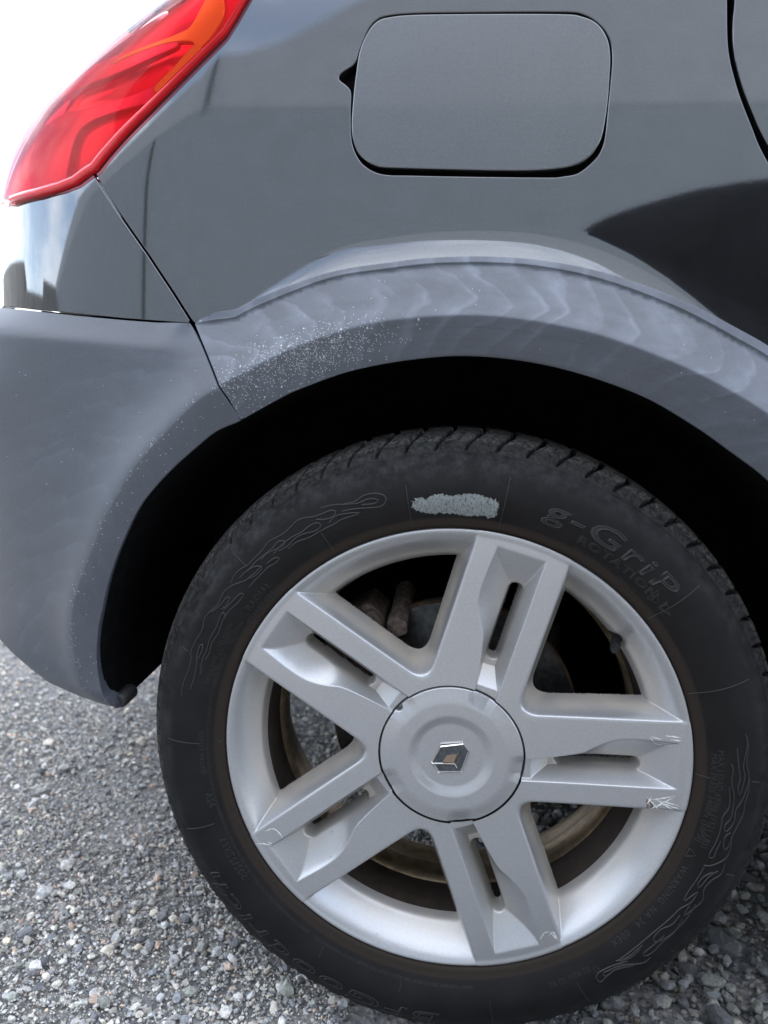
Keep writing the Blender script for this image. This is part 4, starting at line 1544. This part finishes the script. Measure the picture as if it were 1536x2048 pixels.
def px_polar(px, py):
    y = -0.006
    for _ in range(4):
        p = at(px, py, y)
        r = math.hypot(p[0], p[2] - HUB[2])
        y = float(side_y(r))
    return r, math.atan2(p[2] - HUB[2], p[0])


def wall_text(body, start_px, size, name, outline=True, spacing=1.0, xs=1.0, shear=0.0, tube=0.00045, lift=0.0002, fill=False, polar=None):
    cu = bpy.data.curves.new('t', 'FONT')
    cu.body = body
    cu.size = 1.0
    cu.space_character = spacing
    cu.shear = shear
    cu.resolution_u = 3
    cu.dimensions = '2D'
    if fill:
        cu.fill_mode = 'FRONT'
    else:
        cu.fill_mode = 'NONE'
        cu.bevel_depth = tube / size
        cu.bevel_resolution = 0
    o = bpy.data.objects.new('t', cu)
    COL.objects.link(o)
    dgp = bpy.context.evaluated_depsgraph_get()
    me = bpy.data.meshes.new_from_object(o.evaluated_get(dgp))
    bpy.data.objects.remove(o)
    bpy.data.curves.remove(cu)
    n = len(me.vertices)
    co = np.empty(n * 3, np.float32)
    me.vertices.foreach_get('co', co)
    co = co.reshape(-1, 3).astype(float) * size
    r0, t0 = polar or px_polar(*start_px)
    r_ = r0 + co[:, 1]
    t_ = t0 - co[:, 0] * xs / r0
    P_ = on_wall(r_, t_, lift + co[:, 2])
    me.vertices.foreach_set('co', P_.astype(np.float32).ravel())
    me.name = name
    return link(name, me, LETTER_FLAT if fill else LETTER, wheel)


letters = 'sidewall_lettering'
wall_text('BFGoodrich', (884, 2024), 0.0265, letters, xs=1.98, shear=0.12, spacing=1.14, tube=0.00055)
wall_text('g-GriP', (1086, 1034), 0.0262, letters, xs=1.78, shear=0.12, spacing=1.12, tube=0.0007)
wall_text('g-GriP', (1086, 1034), 0.0262, letters, xs=1.78, shear=0.12, spacing=1.12, fill=True)
wall_text('ROTATION \u25B7', (1152, 1083), 0.0105, letters, xs=1.55, spacing=1.12, tube=0.00032)
wall_text('00471200101   2NA611', (1146, 1099), 0.0058, letters, spacing=1.25, fill=True)
wall_text('205/55R17', (497, 1752), 0.0100, letters, spacing=1.15, tube=0.00028)
wall_text('95V', (432, 1612), 0.0090, letters, spacing=1.15, tube=0.00028)
wall_text('(EXTRA LOAD)', (413, 1548), 0.0066, letters, spacing=1.1, fill=True)
wall_text('RADIAL', (501, 1222), 0.0090, letters, spacing=1.2, tube=0.00028)
wall_text('TUBELESS', (505, 1249), 0.0085, letters, spacing=1.2, tube=0.00028)
wall_text('TREAD PLIES : 1 POLYESTER', (417, 1368), 0.0050, letters, spacing=1.15, fill=True)
wall_text('2 STEEL   1 POLYAMIDE', (427, 1362), 0.0050, letters, spacing=1.15, fill=True)
wall_text('SIDEWALL PLY : 1 POLYESTER', (434, 1371), 0.0050, letters, spacing=1.15, fill=True)
wall_text('MAX LOAD 690kg (1521 LBS)', (1436, 1500), 0.0074, letters, spacing=1.1, fill=True)
wall_text('MAX PRESS 340kPa (50PSI)', (1422, 1506), 0.0074, letters, spacing=1.1, fill=True)
wall_text('WARNING. NA 24   00EX', (1364, 1728), 0.0085, letters, spacing=1.2, fill=True)
wall_text('02 9011', (1176, 1932), 0.0075, letters, fill=True)
wall_text('S2 R2', (1128, 1955), 0.0075, letters, fill=True)
wall_text('E2', (1196, 1930), 0.0075, letters, fill=True)
for a0 in (222, 258, 300):
    wall_text('SAFETY WARNING SERIOUS INJURY MAY RESULT FROM TIRE FAILURE DUE TO UNDERINFLATION', None, 0.0040, letters, fill=True, polar=(0.2495, RAD(a0 - 22)))

def wall_lines(name, lines, tube, lift=0.0001, smooth_curve=True):
    """raised hair lines on the sidewall, each a thin half round bead"""
    VV, FF, o = [], [], 0
    for px in lines:
        pol = np.array([px_polar(*p) for p in px])
        pol[:, 1] = np.unwrap(pol[:, 1])
        if smooth_curve and len(pol) > 2: pol = catmull(pol, 5)
        xy = np.stack([pol[:, 0] * np.cos(pol[:, 1]), pol[:, 0] * np.sin(pol[:, 1])], -1)
        xy = resample(xy, 0.003)
        t = np.gradient(xy, axis=0)
        t /= np.maximum(np.linalg.norm(t, axis=1, keepdims=True), 1e-9)
        m = np.stack([-t[:, 1], t[:, 0]], -1)
        rows = []
        for a, l in ((-1, -0.0003), (-0.5, tube * 0.75), (0.5, tube * 0.75), (1, -0.0003)):
            q = xy + m * a * tube
            rows.append(on_wall(np.hypot(*q.T), np.arctan2(q[:, 1], q[:, 0]), lift + l))
        n = len(xy)
        VV.append(np.vstack(rows)); FF.append(grid_faces(4, n) + o)
        o += 4 * n
    return mesh_np(name, np.vstack(VV), np.vstack(FF), LETTER, wheel)


def cp(ox, oy, sc, pts): return [(ox + x / sc, oy + y / sc) for x, y in pts]


LF = [
    [(195, 1660), (205, 1590), (240, 1500), (255, 1430), (250, 1400), (285, 1320), (320, 1260), (335, 1190), (365, 1150), (420, 1100), (435, 1060), (460, 1020), (510, 985), (545, 970), (590, 955), (610, 935), (650, 905), (680, 870)],
    [(250, 1620), (270, 1560), (285, 1480), (290, 1410), (310, 1350), (325, 1355), (315, 1400), (290, 1440)],
    [(310, 1530), (320, 1450), (350, 1380), (370, 1310), (410, 1240), (430, 1180), (450, 1150), (460, 1170), (440, 1220), (420, 1280), (380, 1340), (365, 1400), (340, 1440)],
    [(375, 1150), (430, 1110), (470, 1060), (490, 1060), (470, 1110), (440, 1130)],
    [(450, 1140), (500, 1090), (550, 1040), (575, 1035), (560, 1070), (520, 1110), (480, 1150), (450, 1200)],
    [(500, 970), (515, 930), (550, 890), (600, 860), (640, 820), (690, 770), (710, 740), (740, 710), (800, 680), (840, 650), (870, 620), (900, 590), (950, 570), (1000, 565), (1060, 545), (1110, 525), (1140, 530), (1130, 560), (1080, 580), (1020, 580)],
    [(550, 940), (590, 900), (640, 870), (685, 870), (680, 895), (640, 930), (600, 945)],
    [(600, 900), (650, 840), (700, 800), (760, 750), (790, 715), (830, 715), (820, 740), (780, 760), (720, 790), (680, 830)],
    [(720, 850), (760, 820), (795, 815), (770, 850), (730, 870), (690, 910), (640, 960), (610, 995)],
    [(760, 790), (820, 730), (870, 690), (930, 660), (980, 620), (1030, 600), (1050, 620), (1020, 650), (960, 665), (900, 690), (850, 740), (790, 775)],
    [(1100, 600), (1140, 560), (1200, 545), (1290, 540), (1240, 560), (1180, 580), (1130, 610), (1050, 650), (980, 690), (900, 720), (850, 760)],
    [(1050, 510), (1130, 490), (1200, 488), (1280, 480), (1340, 455), (1390, 455), (1400, 470), (1370, 485), (1300, 490)],
    [(1195, 485), (1260, 470), (1310, 435), (1380, 420), (1440, 435), (1450, 465), (1420, 500), (1340, 510), (1260, 515), (1180, 530)]]
RF = [
    [(790, 210), (805, 270), (795, 340), (780, 420), (790, 480), (775, 550), (755, 600), (745, 560), (760, 500), (750, 420), (740, 300)],
    [(800, 230), (812, 300), (800, 400), (815, 490), (795, 580), (770, 640), (730, 700), (725, 760), (690, 820), (660, 830), (665, 790), (700, 750), (715, 680), (720, 600), (705, 520), (715, 440), (700, 400)],
    [(820, 490), (810, 580), (790, 650), (780, 720), (740, 800), (710, 860), (690, 920), (660, 950), (655, 900), (670, 860), (700, 840)],
    [(690, 550), (695, 620), (690, 680), (650, 740), (640, 800), (620, 870), (580, 950), (560, 990), (590, 1000), (610, 950), (640, 890)],
    [(700, 860), (700, 930), (670, 1000), (600, 1040), (560, 1050), (530, 1045)],
    [(665, 1030), (640, 1100), (580, 1140), (530, 1200), (520, 1270), (440, 1340), (400, 1370), (420, 1330), (440, 1300)],
    [(620, 1080), (560, 1120), (520, 1170), (490, 1190), (500, 1150), (540, 1110), (590, 1090)],
    [(535, 1050), (490, 1130), (440, 1200), (400, 1270), (440, 1250), (490, 1215), (450, 1280), (380, 1320), (330, 1370), (200, 1480), (80, 1580), (0, 1640)],
    [(480, 1290), (430, 1370), (370, 1440), (300, 1500), (230, 1530), (210, 1510), (260, 1450), (330, 1420), (380, 1360)],
    [(400, 1380), (340, 1470), (270, 1530), (200, 1600), (150, 1620), (150, 1600), (200, 1560), (280, 1490)],
    [(130, 1570), (80, 1620), (0, 1655)]]
BF = [[(740, 320), (800, 300), (850, 260), (880, 235)],
      [(830, 335), (760, 350), (700, 390), (660, 430), (635, 410), (650, 380), (720, 345), (800, 320)],
      [(835, 340), (740, 365), (690, 400), (670, 385), (700, 370), (770, 340), (880, 330), (920, 300)]]
flames = [cp(300, 850, 3.072, p) for p in LF] + [cp(1240, 1400, 3.162, p) for p in RF] + [cp(950, 1800, 2.621, p) for p in BF]
for fl in (flames[:len(LF)], flames[len(LF):]):
    tag(wall_lines('flame_relief', fl, 0.00075), kind='stuff')
rad = [[(459, 1092), (492, 1131)], [(642, 1065), (668, 1102)], [(812, 970), (824, 1052)], [(1021, 954), (997, 1058)], [(1398, 1171), (1295, 1238)], [(1498, 1358), (1376, 1388)], [(337, 1476), (398, 1487)], [(374, 1657), (429, 1647)],
       [(436, 1484), (446, 1481)], [(462, 1636), (474, 1626)], [(803, 1961), (799, 1981)], [(545, 1762), (552, 1752)], [(647, 1892), (638, 1914)], [(979, 1998), (986, 2040)], [(1154, 1965), (1180, 2003)], [(1503, 1563), (1520, 1564)],
       [(1392, 1548), (1420, 1557)], [(1452, 1748), (1470, 1751)], [(814, 1920), (812, 1937)], [(665, 1857), (660, 1873)], [(365, 1292), (376, 1303)], [(1340, 1897), (1347, 1904)]]
for ln in rad:
    wall_lines('mould_line', [ln], 0.00042, smooth_curve=False)
tri = [[(1294, 1196), (1316, 1180), (1316, 1208), (1294, 1196)], [(1371, 1712), (1380, 1695), (1391, 1712), (1371, 1712)]]
for ln in tri:
    wall_lines('sidewall_lettering', [ln], 0.00035, smooth_curve=False)
# ring round the approval mark
c_ = px_polar(1187, 1926)
cx_, cz_ = c_[0] * math.cos(c_[1]), c_[0] * math.sin(c_[1])

# wiped patch of grey chalk
top = [(826, 1000), (834, 994), (852, 998), (862, 992), (868, 988), (882, 988), (896, 991), (912, 991), (926, 988), (945, 989), (960, 990), (972, 995), (990, 999), (998, 1004)]
bot = [(996, 1020), (992, 1032), (980, 1036), (960, 1033), (935, 1031), (915, 1029), (895, 1027), (870, 1028), (850, 1025), (836, 1021), (824, 1016)]
ol = np.array([px_polar(*p) for p in top + bot])
ol = resample(np.vstack([ol, ol[:1]]) * np.array([1, 0.27]), 0.0012)[:-1]
ol = ol + rng.normal(0, 0.0008, ol.shape)
g = np.stack(np.meshgrid(np.arange(ol[:, 0].min(), ol[:, 0].max(), 0.002), np.arange(ol[:, 1].min(), ol[:, 1].max(), 0.002)), -1).reshape(-1, 2)
g = g[inside(g, ol)]
g = g[seg_dist(g, np.vstack([ol, ol[:1]])) > 0.001]
n = len(ol)
res = delaunay_2d_cdt([Vector(p) for p in np.vstack([ol, g])], [(i, (i + 1) % n) for i in range(n)], [], 0, 1e-8)
q = np.array([v[:] for v in res[0]])
F = np.array(res[2], int)
F = F[inside(q[F].mean(1), ol)]
pc = rng.normal(0, 0.00006, len(q))
mesh_np('chalk_mark', on_wall(q[:, 0], q[:, 1] / 0.27, 0.00028 + pc), F, CHALK, wheel, False)

# scrapes on the spokes: slivers of bare metal just proud of the paint
scr_l = [[(1303, 1472), (1322, 1478)], [(1300, 1474), (1316, 1492), (1345, 1494)], [(1330, 1470), (1362, 1474)], [(1338, 1478), (1362, 1480)], [(1312, 1486), (1350, 1490)],
         [(1293, 1592), (1320, 1622)], [(1296, 1600), (1350, 1590)], [(1294, 1620), (1346, 1594)], [(1310, 1596), (1350, 1622)], [(1320, 1600), (1358, 1610)], [(1328, 1606), (1358, 1617)], [(1293, 1608), (1302, 1592)],
         [(1080, 1877), (1088, 1864), (1100, 1862)], [(1104, 1866), (1112, 1876)], [(1098, 1870), (1106, 1862), (1116, 1880)],
         [(530, 1661), (548, 1656), (562, 1668), (566, 1678)], [(512, 1685), (530, 1686), (546, 1690)], [(536, 1682), (545, 1686)]]


def face_strip(name, lines, w0, mat, lift=0.00025):
    VV, FF, o = [], [], 0
    for ln in lines:
        P_ = np.array([(at(a, b_, 0.002)[0], at(a, b_, 0.002)[2] - HUB[2]) for a, b_ in ln])
        P_ = resample(catmull(P_, 5) if len(P_) > 2 else P_, 0.002)
        P_ = P_ + rng.normal(0, 0.00012, P_.shape)
        t = np.gradient(P_, axis=0)
        t /= np.maximum(np.linalg.norm(t, axis=1, keepdims=True), 1e-9)
        m = np.stack([-t[:, 1], t[:, 0]], -1)
        n = len(P_)
        w = w0 * np.sin(np.linspace(0.25, PI - 0.25, n)) * rng.uniform(0.5, 1.2, n)
        a, c = P_ + m * w[:, None], P_ - m * w[:, None]
        rows = []
        for q in (a, P_, c):
            H, _ = rim_height(q[:, 0], q[:, 1])
            rows.append(np.stack([q[:, 0], -H - lift, q[:, 1] + HUB[2]], -1))
        VV.append(np.vstack(rows)); FF.append(grid_faces(3, n) + o)
        o += 3 * n
    return mesh_np(name, np.vstack(VV), np.vstack(FF), mat, wheel, False)


for ln in scr_l:
    face_strip('kerb_scrape', [ln], 0.0007, SCRAPE)
for ln in ([(1293, 1596), (1296, 1622)], [(1298, 1594), (1306, 1620)], [(1304, 1600), (1300, 1622)]):
    face_strip('kerb_scrape', [ln], 0.0016, SCRAPE_D, 0.00018)

# water drops on the lower rim
DROP = simple('water', (1, 1, 1), 0.02, Transmission__Weight=1.0, IOR=1.33)
bm = bmesh.new()
bmesh.ops.create_icosphere(bm, subdivisions=2, radius=1.0)
for v in bm.verts: v.co.y *= 0.45
drop_me = bpy.data.meshes.new('water_drop')
bm.to_mesh(drop_me); bm.free()
drop_me.materials.append(DROP)
drop_me.polygons.foreach_set('use_smooth', np.ones(len(drop_me.polygons), bool))
drops = [(792, 1810, 2.2), (690, 1776, 1.5), (742, 1832, 1.2), (755, 1868, 1.3), (834, 1842, 1.4), (842, 1850, 1.3), (905, 1876, 2.0), (908, 1886, 1.5), (665, 1664, 1.6), (662, 1714, 1.7), (735, 1718, 1.3), (1288, 1297, 1.4), (1076, 1466, 1.5), (1064, 1490, 1.2), (800, 1800, 1.0),
         (615, 1770, 1.2), (640, 1768, 1.2), (757, 1886, 1.3), (872, 1870, 1.1), (880, 1882, 1.2), (600, 1786, 1.0), (1302, 1304, 1.0), (756, 1722, 1.1), (1365, 1535, 1.0)]
for (a, b_, s_) in drops:
    p = at(a, b_, 0.010)
    for _ in range(3):
        H, _g = rim_height(np.array([p[0]]), np.array([p[2] - HUB[2]]))
        p = at(a, b_, -float(H[0]))
    o = link('water_drop', drop_me, None, wheel)
    o.matrix_world = Matrix.Translation((p[0], -float(H[0]) - 0.0002, p[2])) @ Matrix.Scale(s_ * 0.00085, 4)

# ------------------------------------------------------------------ brake behind the wheel
disc = lathe('brake_disc', [(0.070, 0.070), (0.0715, 0.0935), (0.0760, 0.0960), (0.1360, 0.0960), (0.1372, 0.0970), (0.1372, 0.1065), (0.1350, 0.1080), (0.08, 0.1080)], DISC, car, 160)
lathe('disc_rust_rim', [(0.1346, 0.0953), (0.1376, 0.0955), (0.1380, 0.0985), (0.1380, 0.1060)], RUST, car, 160)
cal = empty('brake_caliper', (0, 0, 0), car)


def hull(name, pts, mat, parent, bev=0.003):
    bm = bmesh.new()
    for p in pts: bm.verts.new(p)
    bmesh.ops.convex_hull(bm, input=bm.verts)
    bmesh.ops.dissolve_limit(bm, angle_limit=RAD(4), verts=bm.verts, edges=bm.edges)
    bevel_all(bm, bev, 2)
    return bm_obj(name, bm, mat, parent, False)


def fb(pts, y0, y1, k=0.97):
    """front outline in photo pixels at depth y0, pushed back to y1"""
    A_ = [at(a, b_, y0) for a, b_ in pts]
    return [tuple(p) for p in A_] + [(p[0], y1, p[2]) for p in A_]


hull('caliper_body', fb([(700, 1222), (735, 1205), (768, 1235), (772, 1290), (745, 1340), (690, 1330), (645, 1300), (655, 1250)], 0.070, 0.14), IRON, cal, 0.004)
hull('caliper_face', fb([(722, 1232), (742, 1218), (764, 1242), (768, 1290), (742, 1310), (715, 1262)], 0.062, 0.075), IRON, cal, 0.004)
hull('caliper_bracket', fb([(640, 1290), (700, 1300), (800, 1360), (790, 1400), (740, 1390), (640, 1330)], 0.074, 0.10), IRON, cal, 0.003)
bm = bmesh.new()
pa, pb = at(794, 1256, 0.058), at(812, 1178, 0.150)
add_cyl(bm, pa, pa + (pb - pa) * 0.30, 0.0125, 0.0120, 6)
add_cyl(bm, pa + (pb - pa) * 0.28, pb, 0.0112, 0.0112, 18)
bevel_all(bm, 0.0012, 2)
bm_obj('guide_pin', bm, IRON, cal)
hull('pad_clip', fb([(790, 1276), (818, 1294), (818, 1318), (786, 1300)], 0.066, 0.085), DISC, cal, 0.001)
bm = bmesh.new()
add_cyl(bm, (0.05, 0.12, HUB[2]), (0.0, 0.36, HUB[2]), 0.05, 0.05, 24)
add_box(bm, (0.06, 0.33, HUB[2] + 0.02), (0.16, 0.06, 0.07))
bevel_all(bm, 0.006, 2)
bm_obj('rear_hub_carrier', bm, BLACK, car)
far = empty('far_wheel', (0, 0, 0), car)
lathe('tyre', [(0.20, 1.57), (0.235, 1.56), (0.28, 1.555), (0.315, 1.575), (0.318, 1.62), (0.318, 1.70), (0.31, 1.75), (0.25, 1.77)], BLACK, far, 96)
lathe('rim', [(0.01, 1.70), (0.10, 1.69), (0.20, 1.60), (0.236, 1.565)], DIRTY, far, 64)

# ------------------------------------------------------------------ person crouching beside the camera, reflected in the paint
JACKET = simple('dark_jacket', (0.007, 0.0075, 0.010), 0.95, var=0.5, scale=30, bump=0.5, bscale=300, Specular__IOR__Level=0.05)
SKIN = simple('skin', (0.48, 0.29, 0.21), 0.5)
HAIR = simple('dark_hair', (0.02, 0.015, 0.012), 0.6)


def skinned(name, verts, edges, radii, mat, parent, levels=2, root=0):
    me = bpy.data.meshes.new(name)
    me.from_pydata(verts, edges, [])
    o = bpy.data.objects.new(name, me)
    COL.objects.link(o)
    sk = o.modifiers.new('skin', 'SKIN')
    sk.use_smooth_shade = True
    for i, r in enumerate(radii):
        d = me.skin_vertices[0].data[i]
        d.radius = (r, r) if not isinstance(r, tuple) else r
        d.use_root = i == root
    ss = o.modifiers.new('sub', 'SUBSURF')
    ss.levels = ss.render_levels = levels
    dg_ = bpy.context.evaluated_depsgraph_get()
    m2 = bpy.data.meshes.new_from_object(o.evaluated_get(dg_))
    m2.name = name
    bpy.data.objects.remove(o)
    m2.materials.clear()
    m2.materials.append(mat)
    return link(name, m2, None, parent, True)


person = empty('person', (0.62, -1.02, 0))
tag(person, 'person in a dark jacket crouching and holding a phone towards the wheel', 'person')
pv = [(0.70, -1.34, 0.52), (0.66, -1.25, 0.74), (0.60, -1.14, 0.95), (0.68, -1.07, 1.15), (0.96, -1.01, 1.33),
      (0.50, -1.01, 1.20), (0.255, -0.92, 1.085), (0.115, -0.80, 0.72),
      (0.88, -1.04, 1.10), (0.96, -0.90, 0.84), (0.80, -0.80, 0.62),
      (0.58, -1.30, 0.50), (0.52, -0.92, 0.60), (0.54, -1.12, 0.14), (0.54, -1.00, 0.05),
      (0.84, -1.30, 0.50), (0.88, -0.90, 0.58), (0.86, -1.12, 0.14), (0.86, -1.00, 0.05)]
pe = [(0, 1), (1, 2), (2, 3), (3, 4), (3, 5), (5, 6), (6, 7), (3, 8), (8, 9), (9, 10), (0, 11), (11, 12), (12, 13), (13, 14), (0, 15), (15, 16), (16, 17), (17, 18)]
prd = [0.17, 0.21, 0.235, 0.14, 0.075, 0.118, 0.098, 0.036, 0.075, 0.055, 0.036, 0.10, 0.075, 0.05, 0.045, 0.10, 0.075, 0.05, 0.045]
skinned('clothed_body', [(a - 0.62, b_ + 1.02, c) for a, b_, c in pv], pe, prd, JACKET, person)
bm = bmesh.new()
bmesh.ops.create_uvsphere(bm, u_segments=24, v_segments=18, radius=1.0)
for v in bm.verts:
    v.co.x *= 0.078; v.co.y *= 0.098; v.co.z *= 0.118
    if v.co.z < -0.03: v.co.x *= 1 + (v.co.z + 0.03) * 3.2
    if v.co.y > 0.085 and abs(v.co.x) < 0.018 and -0.035 < v.co.z < 0.02: v.co.y += 0.016
bmesh.ops.translate(bm, verts=bm.verts, vec=(0.37, 0.03, 1.40))
head = bm_obj('head', bm, SKIN, person, True)
bm = bmesh.new()
bmesh.ops.create_uvsphere(bm, u_segments=24, v_segments=18, radius=1.0)
bmesh.ops.delete(bm, geom=[v for v in bm.verts if v.co.z < -0.1 - 0.3 * (v.co.y < -0.2) + 0.55 * (v.co.y > 0.45)], context='VERTS')
for v in bm.verts:
    v.co.x *= 0.085; v.co.y *= 0.105; v.co.z *= 0.127
bmesh.ops.translate(bm, verts=bm.verts, vec=(0.37, 0.025, 1.402))
bm_obj('hair', bm, HAIR, person, True)


def hand(center, dirv, side):
    """palm with four curled fingers and a thumb"""
    d = Vector(dirv).normalized()
    up = Vector((0, 0, 1))
    rt_ = d.cross(up).normalized() * side
    c0_ = Vector(center)
    vs_ = [c0_ - d * 0.03, c0_ + d * 0.02, c0_ + d * 0.055]
    ed = [(0, 1), (1, 2)]
    rd = [0.026, (0.034, 0.020), (0.036, 0.018)]
    for k_, ln in enumerate((0.062, 0.072, 0.068, 0.054)):
        o_ = up * (0.030 - 0.020 * k_)
        b0 = len(vs_)
        vs_ += [c0_ + d * 0.06 + o_, c0_ + d * (0.06 + ln * 0.5) + o_ + rt_ * 0.006, c0_ + d * (0.06 + ln * 0.75) + o_ + rt_ * 0.026, c0_ + d * (0.06 + ln * 0.65) + o_ + rt_ * 0.044]
        ed += [(2, b0), (b0, b0 + 1), (b0 + 1, b0 + 2), (b0 + 2, b0 + 3)]
        rd += [0.0095, 0.009, 0.0085, 0.0075]
    b0 = len(vs_)
    vs_ += [c0_ + up * 0.035 + rt_ * 0.012, c0_ + d * 0.03 + up * 0.058 + rt_ * 0.03, c0_ + d * 0.055 + up * 0.06 + rt_ * 0.042]
    ed += [(1, b0), (b0, b0 + 1), (b0 + 1, b0 + 2)]
    rd += [0.013, 0.0105, 0.009]
    return [tuple(v) for v in vs_], ed, rd


for cpt, dv_, sd in (((0.105, -0.795, 0.70), (-1, 0.35, -0.2), 1), ((0.775, -0.79, 0.60), (-1, 0.1, -0.15), 1)):
    vs_, ed, rd = hand((cpt[0] - 0.62, cpt[1] + 1.02, cpt[2]), dv_, sd)
    skinned('hand', vs_, ed, rd, SKIN, person, 1)
# phone, its lens just behind the viewpoint
bm = bmesh.new()
add_box(bm, (0, 0, 0), (0.072, 0.008, 0.148))
bevel_all(bm, 0.003, 3)
phone = bm_obj('phone', bm, simple('phone_shell', (0.02, 0.02, 0.023), 0.25), None)
phone.rotation_euler = (-PITCH, 0, YAW)
phone.location = (CAM[0] + 0.022, CAM[1] - 0.012, CAM[2] - 0.050)
tag(phone, 'black phone held upright in front of the wheel by the crouching person', 'phone')
